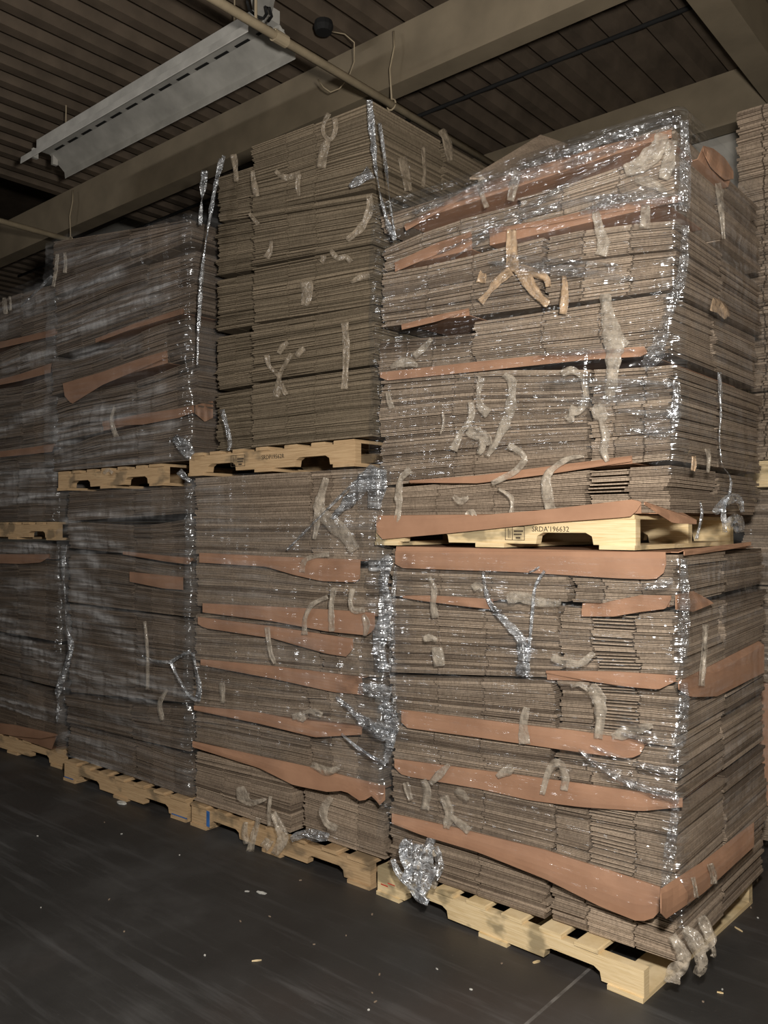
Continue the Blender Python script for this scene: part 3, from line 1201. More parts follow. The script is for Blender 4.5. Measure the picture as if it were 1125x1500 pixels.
T = [dict(piles=piles(C1, X(C1, 195))) for k in range(6)]
for q, t in enumerate(T):
    t.update(drop=((0.0, 0.03), (0.035, 0.01), (0.01, 0.03), (0.035, 0.02), (0.02, 0.045), (0.0, 0.0))[q], dy=(0.01, 0.0, 0.02, 0.0, 0.015, 0.0)[q], dx=(0.01, -0.01, 0.0, 0.014, -0.02, 0.0)[q])
C1.fill(T, stuff=('flattened_box_stack', 'flattened boxes behind hazy film in the lower load left of the middle one'))
T = [dict(piles=piles(C2, X(C2, x))) for x in (200, 190, 180, 210, 190)]
for q, t in enumerate(T):
    t.update(drop=((0.045, 0.01), (0.05, 0.02), (0.06, 0.03), (0.02, 0.04), (0.0, 0.0))[q], dy=(0.0, 0.02, 0.0, 0.012, 0.0)[q], dx=(0.0, 0.02, -0.015, 0.01, -0.012)[q])
C2.fill(T, stuff=('flattened_box_stack', 'flattened boxes in the hazy upper load directly left of the tallest'))
D1.fill([dict(drop=(0.04, 0.025), dy=0.012 * (k % 2), dx=0.03 * (k % 2) - 0.02, piles=piles(D1, -4.6)) for k in range(4)], stuff=('flattened_box_stack', 'flattened boxes in the dim lower load cut by the left edge'))
D2.fill([dict(drop=(0.04, 0.03), dy=0.012 * (k % 2), dx=0.03 * (k % 2) - 0.02, piles=piles(D2, -4.6)) for k in range(4)], stuff=('flattened_box_stack', 'flattened boxes in the dim upper load cut by the left edge'))
E1.fill([dict(piles=piles(E1, 0.6, br=dict(box=(0.02, 1.2, 2.31, 2.4)))) for k in range(4)], stuff=('flattened_box_stack', 'flattened boxes at the right edge in the lower load of the rear row'))
E2.fill([dict(piles=piles(E2, 0.25, br=dict(box=(0.02, 1.2, 2.31, 2.4)))) for k in range(4)], stuff=('flattened_box_stack', 'flattened boxes at the right edge in the upper load of the rear row'))

# ------------------------------------------------------------------ pallets
pallet(-1.21, 0.052, 0, L=1.211, rot=-0.043, m='pine', missing=(7,), label='pale pine pallet on the floor under the lower right load, one deck board missing', group='pallets on the floor', paint=[(0.02, 0.06, 0.045, 0.050, 'red'), (0.06, 0.10, 0.06, 0.064, 'red')], nboards=8)
pallet(-2.50, 0.044, 0, L=1.245, rot=0.011, m='pine_old', label='worn dirty pallet on the floor under the lower middle load', group='pallets on the floor', paint=[(0.125, 0.15, 0.02, 0.10, 'blue')], nboards=7)
pallet(-3.744, 0.012, 0, L=1.20, rot=0.030, m='pine_old', label='brown pallet on the floor with blue painted corners, left of the worn one', group='pallets on the floor', paint=[(0.0, 0.10, 0.0, 0.022, 'blue'), (1.07, 1.2, 0.0, 0.022, 'blue')], nboards=7)
pallet(-5.17, 0.05, 0, L=1.21, rot=0.058, m='pine_old', label='shadowed brown pallet on the floor at the left edge', group='pallets on the floor', nboards=7)
zA2 = zat(-0.03, 0.03, 806)
pallet(-1.20, 0.03, zA2, L=1.165, m='pine', label='clean yellow stamped pallet under the upper right load', group='pallets between the loads', stamp=make_stamp(0.84, "SRDA'196632", 0.027, 0.69, 0.085, 0.052, 0.51, 0.72), nboards=7)
zB2 = zat(-1.34, 0.05, 683)
pallet(-2.538, 0.05, zB2, L=1.2, m='pine_old', label='yellow-brown stamped pallet under the tallest upper load', group='pallets between the loads', stamp=make_stamp(0.66, 'SRDP19562R', 0.03, 0.40, 0.11, 0.058), nboards=7)
zC2 = zat(-3.9, 0.05, 719)
pallet(-3.91, 0.05, zC2, L=1.145, m='pine_old', label='brown pallet with a split stringer end under the hazy upper load', group='pallets between the loads', nboards=7)
zD2 = zat(-4.2, 0.12, 791)
pallet(-5.25, 0.12, zD2, L=1.2, m='pine_old', label='dim pallet between the two loads at the left edge', group='pallets between the loads', nboards=7)
pallet(0.0, 1.40, 0, L=1.21, m='pine', label='pallet on the floor under the rear row load at the right edge', group='pallets on the floor', nboards=7)
pallet(-0.1, 1.40, 1.755, L=1.21, m='pine', label='pale pallet between the rear row loads at the right edge', group='pallets between the loads', nboards=7)
pallet(0.235, 0.60, 0, L=1.21, W=0.76, m='pine_old', label='empty pallet corner just inside the right edge of the picture', group='pallets on the floor', nboards=7)

# ------------------------------------------------------------------ kraft slip sheets
KS = kraft_sheet
KS(A1, 6, [(579, 808), (760, 808), (975, 809)], [(579, 826), (586, 832), (760, 838), (900, 847), (960, 849), (972, 840), (976, 826)], label='kraft sheet directly under the yellow stamped pallet, on the lower right load',
   side=([(1002, 806), (1060, 799), (1100, 794)], [(1002, 814), (1060, 806), (1100, 799)]))
KS(A1, 5, [(590, 873), (640, 873), (722, 878)], [(590, 876), (640, 883), (722, 893)], label='thin kraft lip near the top left of the lower right load', inner=0.3)
KS(A1, 5, [(852, 892), (900, 880), (940, 872), (983, 873)], [(852, 903), (900, 903), (940, 896), (975, 892), (983, 878)], label='raised kraft lip near the top right corner of the lower right load', inner=0.3,
   side=([(990, 872), (1015, 866), (1040, 880)], [(990, 893), (1015, 896), (1045, 884)]))
KS(A1, 4, [(800, 983), (900, 984), (990, 990)], [(800, 986), (860, 997), (920, 1006), (965, 1010), (990, 998)], label='brown kraft sheet halfway up the lower right load, lip on its right half',
   side=([(994, 997), (1050, 985), (1119, 945)], [(994, 1010), (1010, 1021), (1050, 1020), (1119, 985)]), inner=0.4)
KS(A1, 3, [(588, 1040), (700, 1054), (850, 1072), (942, 1086)], [(588, 1058), (596, 1066), (700, 1080), (850, 1102), (918, 1111), (936, 1108), (944, 1094)], label='brown kraft sheet with wide front lip below the middle of the lower right load')
KS(A1, 2, [(578, 1112), (700, 1128), (850, 1148), (1000, 1170)], [(578, 1124), (590, 1136), (700, 1155), (775, 1172), (850, 1182), (940, 1188), (1000, 1182)], label='dusty kraft sheet above the lowest two tiers of the lower right load')
KS(A1, 1, [(574, 1192), (680, 1216), (800, 1246), (967, 1300)], [(574, 1206), (620, 1224), (700, 1248), (800, 1288), (880, 1328), (935, 1350), (955, 1347), (967, 1334)], label='large drooping kraft sheet just above the bottom tier of the lower right load',
   side=([(968, 1302), (1030, 1262), (1104, 1205)], [(968, 1338), (975, 1346), (1030, 1308), (1104, 1240)]), bulge=0.02)

KS(A2, 5, [(592, 331), (690, 274), (770, 248), (890, 212), (984, 190)], [(595, 338), (690, 284), (770, 254), (890, 222), (984, 202)], label='thin tan sheet edge just under the top of the upper right load', inner=0.5,
   side=([(1030, 214), (1045, 218), (1062, 232), (1074, 250)], [(1030, 222), (1042, 246), (1062, 264), (1074, 262)]))
KS(A2, 4, [(578, 385), (640, 356), (690, 340)], [(579, 398), (640, 373), (690, 346)], label='tan kraft tongue at the left edge of the upper right load, near its top', inner=0.3)
KS(A2, 4, [(716, 336), (800, 322), (900, 300), (1000, 286)], [(716, 341), (800, 330), (900, 310), (1000, 296)], label='tan kraft edge under the sparkling film of the upper right load', inner=0.3)
KS(A2, 3, [(588, 476), (640, 462), (686, 452)], [(589, 483), (640, 471), (686, 456)], label='short tan kraft lip above a dark gap in the upper right load', inner=0.3)
KS(A2, 2, [(557, 546), (700, 530), (860, 514), (944, 508)], [(557, 553), (562, 558), (700, 544), (860, 527), (944, 522), (949, 517)], label='long straight kraft lip across the middle of the upper right load')
KS(A2, 1, [(600, 704), (700, 697), (800, 684), (925, 668)], [(600, 707), (700, 708), (800, 695), (925, 676)], label='thin kraft lip low on the upper right load, above its bottom tier', inner=0.4)
KS(A2, 0, [(551, 764), (650, 760), (800, 747), (926, 732), (938, 735)], [(552, 780), (560, 790), (650, 782), (800, 766), (910, 758), (928, 756), (940, 737)], label='wide kraft sheet sagging over the yellow stamped pallet', out=0.05,
   side=([(944, 735), (985, 750), (1020, 762)], [(944, 740), (985, 766), (1020, 768)]))

KS(B1, 5, [(292, 810), (390, 815), (460, 818), (528, 820)], [(292, 824), (390, 830), (430, 842), (470, 851), (520, 853), (527, 848)], label='uppermost kraft sheet on the lower middle load')
KS(B1, 4, [(297, 884), (400, 889), (480, 893), (549, 898)], [(297, 897), (400, 910), (480, 925), (540, 931), (549, 920)], label='second kraft sheet from the top of the lower middle load', out=0.024)
KS(B1, 4, [(290, 904), (400, 918), (517, 936)], [(290, 914), (300, 920), (400, 935), (480, 958), (508, 962), (517, 950)], label='kraft lip just below the second sheet of the lower middle load', inner=0.0, out=0.02)
KS(B1, 3, [(294, 966), (400, 976), (530, 992)], [(294, 974), (400, 994), (490, 1014), (532, 1018)], label='kraft sheet at the mid height of the lower middle load')
KS(B1, 2, [(284, 1034), (380, 1044), (466, 1062), (530, 1068)], [(284, 1040), (380, 1060), (462, 1080), (530, 1076)], label='second kraft sheet from the bottom of the lower middle load')
KS(B1, 1, [(282, 1086), (380, 1108), (470, 1128), (564, 1152)], [(282, 1094), (380, 1125), (430, 1150), (480, 1160), (505, 1158), (530, 1175), (546, 1165), (556, 1180), (564, 1172)], label='lowest kraft sheet of the lower middle load, with a wavy lip')

KS(C2, 3, [(140, 496), (200, 473), (268, 452)], [(140, 502), (200, 480), (268, 460)], label='thin orange kraft edge in the upper half of the hazy upper load', inner=0.4)
KS(C2, 2, [(92, 562), (150, 545), (200, 527), (244, 514)], [(95, 580), (105, 592), (150, 564), (200, 543), (246, 523)], label='broad tan kraft lip across the middle of the hazy upper load')
KS(C2, 1, [(150, 618), (210, 606), (255, 600), (284, 594)], [(150, 624), (210, 622), (262, 612), (284, 604)], label='rusty kraft sheet low on the hazy upper load', inner=0.4,
   side=([(286, 594), (300, 590), (312, 588)], [(286, 606), (300, 618), (312, 612)]))
KS(C1, 4, [(180, 808), (240, 814), (282, 818)], [(180, 812), (240, 822), (276, 827), (284, 818)], label='small orange kraft lip high on the lower hazy load', inner=0.4)
KS(C1, 3, [(190, 838), (240, 843), (268, 846)], [(190, 852), (240, 862), (268, 864)], label='kraft lip veiled by film on the lower hazy load', inner=0.0)
KS(D2, 3, [(-40, 510), (40, 492), (90, 480)], [(-40, 520), (40, 501), (88, 490)], label='upper orange kraft lip on the dim load at the left edge')
KS(D2, 2, [(-40, 566), (30, 548), (76, 532)], [(-40, 572), (30, 558), (74, 546)], label='second kraft lip from the top on the dim load at the left edge')
KS(D2, 1, [(-20, 664), (40, 656), (80, 650)], [(-20, 672), (40, 666), (76, 662)], label='low kraft lip on the upper load at the left edge')
KS(D1, 3, [(-40, 812), (30, 812), (72, 812)], [(-40, 824), (30, 826), (60, 824), (72, 816)], label='kraft lip just under the left edge pallet between the loads')
KS(D1, 0, [(-60, 1052), (20, 1062), (84, 1076)], [(-60, 1064), (20, 1078), (60, 1082), (84, 1078)], label='bent tan sheet sticking out above the floor pallet at the left edge', out=0.06)
KS(E1, 2, [(1110, 1152), (1130, 1140), (1160, 1130)], [(1110, 1176), (1130, 1182), (1160, 1180)], label='kraft lip on the rear row load at the right edge')

# loose board lying on top of the upper right load
mb = MB()
zt = A2.ztop()
q = [onz(688, 260, zt + 0.012), ony(792, 197, 0.62), ony(832, 211, 0.70), onz(770, 262, zt + 0.012)]
for p_ in q:
    mb.v.append(tuple(p_))
for p_ in q:
    mb.v.append(tuple(p_ + Vector((0, 0, -0.008))))
mb.f = [(0, 1, 2, 3), (7, 6, 5, 4), (0, 4, 5, 1), (1, 5, 6, 2), (2, 6, 7, 3), (3, 7, 4, 0)]
mb.t = [0.7] * 6
o = mb.build('loose_board', M['board'], origin=q[0])
tag(o, 'loose tan board tilted up from the top of the upper right load', 'cardboard')

# ------------------------------------------------------------------ stretch wrap
wA1 = film(A1, 'A1', 'clear glossy film around the lower right load', 'film', 0.20, 1.47, 0.28, 0.12,
     strokes=[(1000, 820, 1002, 1000, 22, 1.2), (1002, 1000, 985, 1180, 26, 1.4), (985, 1180, 970, 1310, 20, 1.1), (900, 1120, 990, 1170, 22, 1.3), (880, 880, 995, 860, 22, 0.9), (715, 850, 765, 940, 22, 0.9), (765, 930, 768, 980, 20, 1.1), (920, 1060, 1000, 1090, 22, 1.2), (640, 860, 700, 870, 14, 0.6), (600, 820, 575, 1060, 18, 0.8), (830, 1100, 930, 1150, 10, 1.1)],
     hstrokes=[(1060, 830, 1100, 1180, 60, 0.5), (720, 850, 765, 960, 22, 0.45), (590, 850, 585, 1100, 16, 0.3)],
     cuts=[(560, 1260, 960, 1380, 34), (620, 1240, 760, 1290, 30)], seed=1, ang=-0.05, corner=0.9)
wA2 = film(A2, 'A2', 'shiny creased film around the upper right load', 'film', A2.b[0][0] + 0.02, A2.ztop() + 0.02, 0.42, 0.14,
     strokes=[(600, 318, 800, 250, 16, 1.0), (760, 250, 1000, 180, 24, 1.3), (650, 365, 760, 310, 10, 1.4), (740, 320, 900, 225, 12, 1.5), (730, 385, 900, 405, 18, 1.5), (850, 300, 1000, 300, 26, 1.3), (1005, 180, 1004, 330, 26, 1.3), (1000, 330, 970, 440, 26, 1.2), (975, 440, 955, 525, 24, 1.4), (800, 560, 990, 570, 18, 1.5), (930, 630, 990, 600, 22, 1.4), (760, 590, 820, 600, 18, 1.0), (780, 520, 900, 515, 10, 1.0), (575, 500, 640, 520, 16, 0.6)],
     hstrokes=[(1060, 300, 1100, 520, 70, 0.5), (1050, 600, 1090, 660, 50, 0.35), (600, 320, 800, 250, 14, 0.4), (850, 300, 990, 250, 40, 0.35)],
     cuts=[(700, 690, 930, 690, 24), (560, 740, 1000, 730, 34)], seed=2, ang=0.28, corner=1.0, amp=0.009, top_in=0.32)
film(B1, 'B1', 'torn clear film around the lower middle load', 'film', 0.2, B1.ztop() - 0.0, 0.3, 0.4,
     strokes=[(555, 690, 545, 720, 24, 1.5), (520, 700, 430, 800, 8, 0.9), (480, 760, 560, 810, 22, 0.9), (560, 820, 570, 920, 22, 1.6), (560, 930, 560, 1010, 24, 1.5), (520, 1000, 570, 1040, 24, 1.6), (500, 1040, 575, 1110, 22, 1.3), (420, 830, 540, 840, 20, 0.5), (440, 960, 540, 980, 24, 0.9), (555, 1120, 540, 1150, 18, 0.8)],
     hstrokes=[(300, 720, 340, 800, 34, 0.9), (330, 790, 380, 860, 30, 0.7), (380, 860, 450, 960, 40, 0.6), (300, 930, 480, 990, 26, 0.5), (540, 700, 570, 1100, 24, 0.4)],
     cuts=[(290, 1130, 440, 1190, 44), (400, 720, 470, 720, 30), (440, 1130, 560, 1220, 30)], seed=3, ang=-0.2, corner=0.9, amp=0.01, side=0.1)
film(C2, 'C2', 'hazy film stretched over the upper load left of the tallest', 'film_hazy', C2.b[0][0] + 0.0, C2.ztop() - 0.02, 0.3, 0.22,
     strokes=[(265, 460, 285, 680, 18, 1.6), (270, 340, 285, 420, 14, 1.0), (255, 640, 280, 690, 20, 1.6)],
     hstrokes=[(95, 380, 200, 360, 12, 0.6), (100, 430, 170, 400, 14, 0.9), (95, 490, 240, 420, 18, 0.9), (110, 520, 200, 505, 9, 0.8), (88, 630, 150, 600, 12, 1.0), (90, 650, 230, 570, 16, 0.9), (95, 680, 250, 625, 14, 0.8), (110, 692, 250, 668, 8, 0.7)], cuts=[(130, 322, 290, 288, 20), (180, 292, 300, 262, 26)], seed=4, ang=0.3, amp=0.012, side=0.3)
film(C1, 'C1', 'hazy film stretched over the lower load left of the middle one', 'film_hazy', 0.16, C1.ztop() - 0.0, 0.25, 0.22,
     strokes=[(275, 720, 290, 900, 16, 1.5), (285, 900, 285, 1060, 14, 0.9)],
     hstrokes=[(104, 762, 150, 800, 10, 1.0), (104, 765, 190, 812, 9, 1.0), (106, 758, 220, 748, 9, 0.8), (104, 768, 140, 830, 10, 0.9), (110, 835, 150, 890, 16, 0.8), (112, 870, 210, 962, 14, 0.9), (110, 900, 130, 1000, 16, 0.7), (112, 985, 280, 1012, 16, 0.7), (110, 1000, 220, 1025, 10, 0.8), (102, 1080, 180, 1110, 12, 0.7), (110, 1110, 230, 1160, 12, 0.8)], seed=5, ang=-0.3, amp=0.012, side=0.3)
film(D2, 'D2', 'hazy film over the upper load at the left edge', 'film_hazy', D2.b[0][0], D2.ztop(), 0.3, 0.22, hstrokes=[(0, 470, 60, 440, 18, 0.8), (10, 540, 70, 515, 14, 0.8), (0, 630, 60, 600, 14, 0.8), (0, 700, 80, 690, 14, 1.0), (0, 730, 70, 725, 14, 1.0)], seed=6, ang=0.25, amp=0.012, side=0.25, left=0.05)
film(D1, 'D1', 'hazy film over the lower load at the left edge', 'film_hazy', 0.3, D1.ztop(), 0.3, 0.22, strokes=[(95, 800, 95, 1060, 12, 1.2)], hstrokes=[(0, 905, 80, 980, 14, 1.0), (0, 930, 60, 975, 12, 0.8), (0, 805, 70, 800, 10, 0.9), (10, 860, 80, 850, 10, 0.7), (0, 1030, 60, 1045, 12, 0.8)], seed=7, ang=-0.4, amp=0.014, side=0.25, left=0.05)
film(E1, 'E1', 'film around the rear row load at the right edge', 'film_hazy', 0.5, 1.7, 0.2, 0.2, seed=8, side=0.02, left=0.5, res=0.03)

# ------------------------------------------------------------------ tape scraps and torn film
def front(L, o=0.045):
    return lambda px, py, d=0.0: ony(px, py, L.yf - o + d)


def rside(L, o=0.05):
    return lambda px, py, d=0.0: onx(px, py, L.xR + o + d)


SEED = [0]


def tape(pl, label, parts, m='tape', **kw):
    SEED[0] += 1
    strip_thing('tape_strip', label, 'tape', 'torn tape strips', m, parts, pl, SEED[0] * 3.3, **kw)


def torn(pl, label, parts, m='film_rope', **kw):
    SEED[0] += 1
    kw.setdefault('wig', 0.01)
    strip_thing('film_tail', label, 'plastic film', 'loose film tails', m, parts, pl, SEED[0] * 3.3, **kw)


fA1, fA2, fB1, fB2, fC1, fC2, fD1 = front(A1), front(A2), front(B1), front(B2, 0.012), front(C1), front(C2), front(D1)
rA1, rA2, rB2 = rside(A1), rside(A2), rside(B2, 0.012)
U = 'upper right load'
tape(fA2, 'long crinkled tape strip crossing the straight kraft lip of the upper right load', [([(886, 430), (892, 470), (900, 498), (898, 530), (893, 585)], [17, 20, 34, 36, 16]), ([(882, 488), (905, 495), (920, 505)], [14, 22, 10])])
tape(fA2, 'star-shaped bunch of tan tape high on the upper right load', [([(749, 336), (750, 372), (752, 398)], [20, 21, 26]), ([(760, 392), (775, 415), (790, 435), (804, 446)], [24, 18, 15, 13]), ([(748, 396), (728, 412), (716, 428), (703, 442)], [22, 18, 9, 15]), ([(760, 395), (785, 400), (800, 408), (803, 420)], [18, 16, 18, 10]), ([(700, 405), (712, 408)], [20, 16])], m='tape_tan', wig=0.01)
tape(fA2, 'pointed tape stub right of the star-shaped tape bunch', [([(826, 404), (827, 430), (824, 460)], [8, 16, 13])], m='tape_tan')
tape(fA2, 'pale tape strip hanging below the upper tan kraft edge', [([(872, 310), (878, 335), (884, 355), (880, 374)], [12, 14, 16, 24])])
tape(fA2, 'faint tape strip over the thin tan edge, upper left of the upper right load', [([(706, 258), (704, 278), (713, 304)], [8, 10, 9])])
tape(fA2, 'tape strip over the thin tan edge beside the faint one', [([(758, 250), (752, 274), (748, 294)], [14, 15, 12])])
tape(fA2, 'large crumpled tape patch under the top right corner film', [([(915, 250), (940, 240), (965, 215), (970, 195)], [20, 34, 30, 20]), ([(985, 205), (980, 235), (972, 262)], [16, 22, 18]), ([(930, 262), (955, 268), (975, 280)], [12, 18, 12])], wig=0.012)
tape(fA2, 'tape stub above the dark gap near the corner of the upper right load', [([(946, 300), (945, 318), (944, 334)], [14, 16, 20])])
tape(fA2, 'long looped tape hanging left of centre, below the straight kraft lip', [([(738, 548), (750, 560), (748, 590), (742, 615), (726, 648), (713, 668)], [12, 15, 14, 18, 14, 8]), ([(706, 552), (701, 575), (704, 595), (716, 606)], [14, 8, 12, 18])])
tape(fA2, 'ragged tape bunch left of the looped tape', [([(690, 588), (690, 612), (674, 636), (664, 660)], [9, 12, 10, 14]), ([(684, 630), (700, 636), (712, 640), (716, 652)], [16, 24, 22, 10]), ([(704, 640), (706, 655), (700, 665)], [14, 12, 8])], wig=0.011)
tape(fA2, 'curled tape ring right of centre, below the straight kraft lip', [([(822, 548), (840, 542), (855, 560), (858, 585), (848, 602), (834, 600)], [12, 12, 9, 10, 13, 16]), ([(832, 606), (838, 618)], [18, 10])], wig=0.012)
tape(fA2, 'knotted tape below the long crinkled strip', [([(872, 594), (880, 606), (890, 612)], [18, 24, 14]), ([(880, 612), (887, 640), (884, 660), (890, 676)], [12, 14, 16, 8])])
tape(fA2, 'bent tape tail above the thin low kraft lip', [([(744, 652), (762, 662), (768, 674), (752, 692), (720, 708)], [12, 12, 10, 12, 9])])
tape(fA2, 'long arched tape strip over the bottom tier of the upper right load', [([(856, 668), (832, 672), (808, 688), (800, 706), (806, 746)], [5, 10, 11, 14, 20])])
tape(fA2, 'twisted tape tail at the bottom left of the upper right load', [([(602, 688), (588, 700), (584, 725), (584, 745), (577, 782)], [14, 14, 10, 14, 8])])
tape(fA2, 'small hooked tape tail left of the long arched strip', [([(730, 716), (748, 728), (750, 742), (747, 758)], [5, 8, 6, 10])])
tape(fA2, 'small flat tape scrap in the bottom tier of the upper right load', [([(664, 726), (674, 734), (686, 728)], [6, 14, 6])])
tape(fA2, 'tiny tape stub touching the wide sagging kraft sheet', [([(684, 756), (690, 750), (696, 757)], [8, 14, 8])])
tape(fA2, 'short pale tape tab at the left edge of the upper right load', [([(568, 574), (570, 586), (574, 598)], [8, 10, 9])])
tape(fA2, 'thin film-like tape line left of the ragged tape bunch', [([(648, 603), (650, 618), (645, 636)], [4, 5, 3])])
tape(fA2, 'pale tape tuft above the left end of the straight kraft lip', [([(572, 538), (592, 530), (612, 535)], [8, 16, 6]), ([(606, 522), (620, 510), (632, 496)], [14, 8, 9])])
tape(rA2, 'upright pale tape scrap on the right side of the upper right load', [([(1036, 657), (1039, 672), (1037, 692)], [10, 9, 6])])
tape(rA2, 'pinkish tape stub on the right side, left of the upright scrap', [([(1016, 668), (1015, 690)], [8, 9])], m='tape_tan')
tape(rA2, 'tan tape corner on the right side of the upper right load', [([(1042, 445), (1055, 450), (1066, 465)], [20, 26, 14])], m='tape_tan')
tape(rA2, 'long faint tape strip near the top of the right side', [([(1052, 268), (1056, 300), (1060, 350)], [10, 14, 6])])
torn(rA2, 'long white film tail dangling down the right side of the upper right load', [([(1054, 545), (1056, 600), (1054, 640), (1058, 680), (1070, 700), (1068, 725), (1060, 745), (1062, 780)], [7, 7, 6, 4, 8, 5, 9, 10])], twist=0.6)
torn(rA2, 'crumpled film tuft at the lower end of the dangling tail', [([(1046, 752), (1062, 735), (1080, 730), (1088, 750)], [10, 18, 12, 8]), ([(1064, 770), (1078, 762), (1084, 780)], [14, 26, 14]), ([(1026, 735), (1028, 755), (1020, 790)], [3, 4, 6])])

W_ = 'lower right load'
tape(fA1, 'tape strip hanging over the thin kraft lip near the top left', [([(628, 845), (636, 862), (634, 884), (638, 905)], [8, 12, 11, 10])])
tape(fA1, 'wide tape stub below the hanging strip near the left edge', [([(640, 948), (642, 962), (644, 976)], [16, 20, 17])])
tape(fA1, 'small tape knot above the wide stub near the left edge', [([(620, 936), (630, 934), (640, 938)], [9, 13, 8])])
tape(fA1, 'pair of round tape blobs left of the hanging film drape', [([(692, 862), (700, 858), (708, 863)], [12, 15, 10])])
tape(fA1, 'broad tape smear behind the hanging film drape', [([(742, 878), (760, 874), (790, 882), (822, 884)], [16, 22, 20, 10])])
tape(fA1, 'sagging tape strip right of the hanging film drape', [([(808, 962), (828, 970), (850, 972), (870, 956)], [12, 15, 14, 10])])
tape(fA1, 'upright tape strip crossing the wide brown kraft lip', [([(772, 1036), (767, 1058), (768, 1090)], [10, 14, 20])])
tape(fA1, 'tall tape strip over the right pile, above the wide kraft lip', [([(866, 1004), (876, 1022), (880, 1045), (876, 1082)], [18, 24, 15, 14])])
tape(fA1, 'tape wedge pointing right beside the tall tape strip', [([(896, 1078), (922, 1072), (956, 1062)], [10, 22, 9])])
tape(fA1, 'arched tape loop over the dusty kraft sheet', [([(794, 1164), (801, 1138), (810, 1120), (822, 1120), (828, 1140), (826, 1158)], [9, 13, 15, 13, 15, 13])])
tape(fA1, 'slanted tape scrap on the left of the dusty kraft sheet', [([(630, 1148), (642, 1136), (658, 1120)], [9, 14, 9])])
tape(fA1, 'tape scrap left of the arched loop', [([(728, 1138), (740, 1130), (752, 1124)], [10, 18, 14])])
tape(fA1, 'leftmost of the small tape tabs under the dusty kraft sheet', [([(594, 1146), (598, 1160), (602, 1172)], [10, 12, 8])])
tape(fA1, 'second small tape tab from the left under the dusty kraft sheet', [([(620, 1142), (626, 1160), (622, 1186)], [12, 14, 13])])
tape(fA1, 'branched tape scrap under the dusty kraft sheet', [([(650, 1166), (658, 1190), (654, 1214)], [14, 18, 12]), ([(660, 1195), (676, 1208), (688, 1218)], [10, 14, 12])])
tape(fA1, 'small slanted tape tab right of the branched scrap', [([(668, 1156), (678, 1164), (686, 1172)], [10, 13, 8])])
tape(fA1, 'tape scrap at the right end above the dusty kraft sheet', [([(836, 1006), (850, 1002), (862, 1012)], [6, 9, 6])])
tape(rA1, 'faint tape strip down the right side, by the raised kraft lip', [([(1034, 915), (1032, 950), (1028, 1005)], [8, 9, 10])])
tape(rA1, 'tape strip over the kraft lip on the right side, near the bottom', [([(1015, 1285), (1018, 1300), (1020, 1315)], [7, 8, 8])])
tape(rA1, 'broad tape patch on the right side above the drooping kraft sheet', [([(1040, 1265), (1045, 1280), (1046, 1295)], [10, 12, 12])])
lowf = lambda px, py, d=0.0: ony(px, py, A1.yf - 0.12 + d * 1.6)
torn(lowf, 'bunch of crumpled film hanging over the left end of the pale floor pallet', [([(598, 1228), (594, 1252), (600, 1275), (588, 1292)], [18, 26, 20, 10]), ([(632, 1228), (624, 1255), (626, 1280), (616, 1312)], [14, 26, 28, 18]), ([(612, 1236), (610, 1270), (606, 1304)], [20, 18, 24]), ([(638, 1240), (644, 1268), (634, 1290)], [12, 16, 12]), ([(575, 1258), (585, 1280), (604, 1298)], [8, 14, 14]), ([(604, 1300), (618, 1316), (628, 1322)], [14, 20, 10])], m='film_rope', wig=0.022)
tape(lowf, 'pale tape wads tangled in the crumpled film at the pallet end', [([(592, 1268), (606, 1262), (614, 1274)], [14, 18, 10]), ([(618, 1240), (630, 1250), (640, 1246)], [10, 16, 10]), ([(630, 1292), (640, 1298)], [12, 12])], wig=0.015)
rbot = lambda px, py, d=0.0: ony(px, py, 0.02 + d * 1.5)
tape(rbot, 'left pale tape tail drooping to the floor at the right corner', [([(984, 1370), (998, 1392), (1002, 1410), (988, 1424), (984, 1440)], [16, 24, 22, 30, 26])], wig=0.012)
tape(lambda px, py, d=0.0: ony(px, py, 0.1 + d * 1.5), 'right pale tape tail drooping to the floor at the right corner', [([(1000, 1362), (1016, 1374), (1024, 1396), (1028, 1414), (1020, 1428)], [18, 27, 22, 24, 16])], wig=0.012)
tape(lambda px, py, d=0.0: ony(px, py, 0.18 + d * 1.5), 'twisted pale tape behind the two drooping tails', [([(1026, 1342), (1036, 1362), (1040, 1380), (1028, 1392)], [16, 22, 20, 16]), ([(1040, 1380), (1046, 1394), (1044, 1402)], [10, 8, 10])], wig=0.012)

V = 'lower middle load'
tape(fB1, 'long wrinkled tape strip under the top right of the lower middle load', [([(478, 700), (470, 728), (468, 746), (486, 766), (504, 782), (520, 806)], [10, 16, 26, 26, 20, 18]), ([(465, 745), (464, 770), (460, 790)], [10, 12, 5])])
tape(fB1, 'bent tape strip on the uppermost kraft sheet of the lower middle load', [([(442, 838), (446, 822), (460, 815), (482, 812)], [10, 9, 8, 9])])
tape(fB1, 'arched tape strip on the second kraft sheet of the lower middle load', [([(446, 930), (447, 905), (458, 885), (480, 874)], [9, 9, 8, 7])])
tape(fB1, 'straight tape strip crossing the second kraft sheet', [([(489, 860), (485, 890), (486, 925)], [11, 10, 11])])
tape(fB1, 'hooked tape strip right of the straight one', [([(517, 862), (513, 880), (518, 894), (534, 893)], [9, 8, 9, 11])])
tape(fB1, 'leaf-shaped tape scrap at the right end of the second kraft sheet', [([(532, 900), (537, 915), (534, 932)], [8, 14, 8])])
tape(fB1, 'dangling tape strip left of centre, below the kraft lip', [([(391, 918), (394, 940), (397, 958), (403, 972)], [9, 8, 9, 6])])
tape(fB1, 'upright tape tab on the left of the lower middle load', [([(325, 1000), (326, 1018), (326, 1030)], [8, 10, 8])])
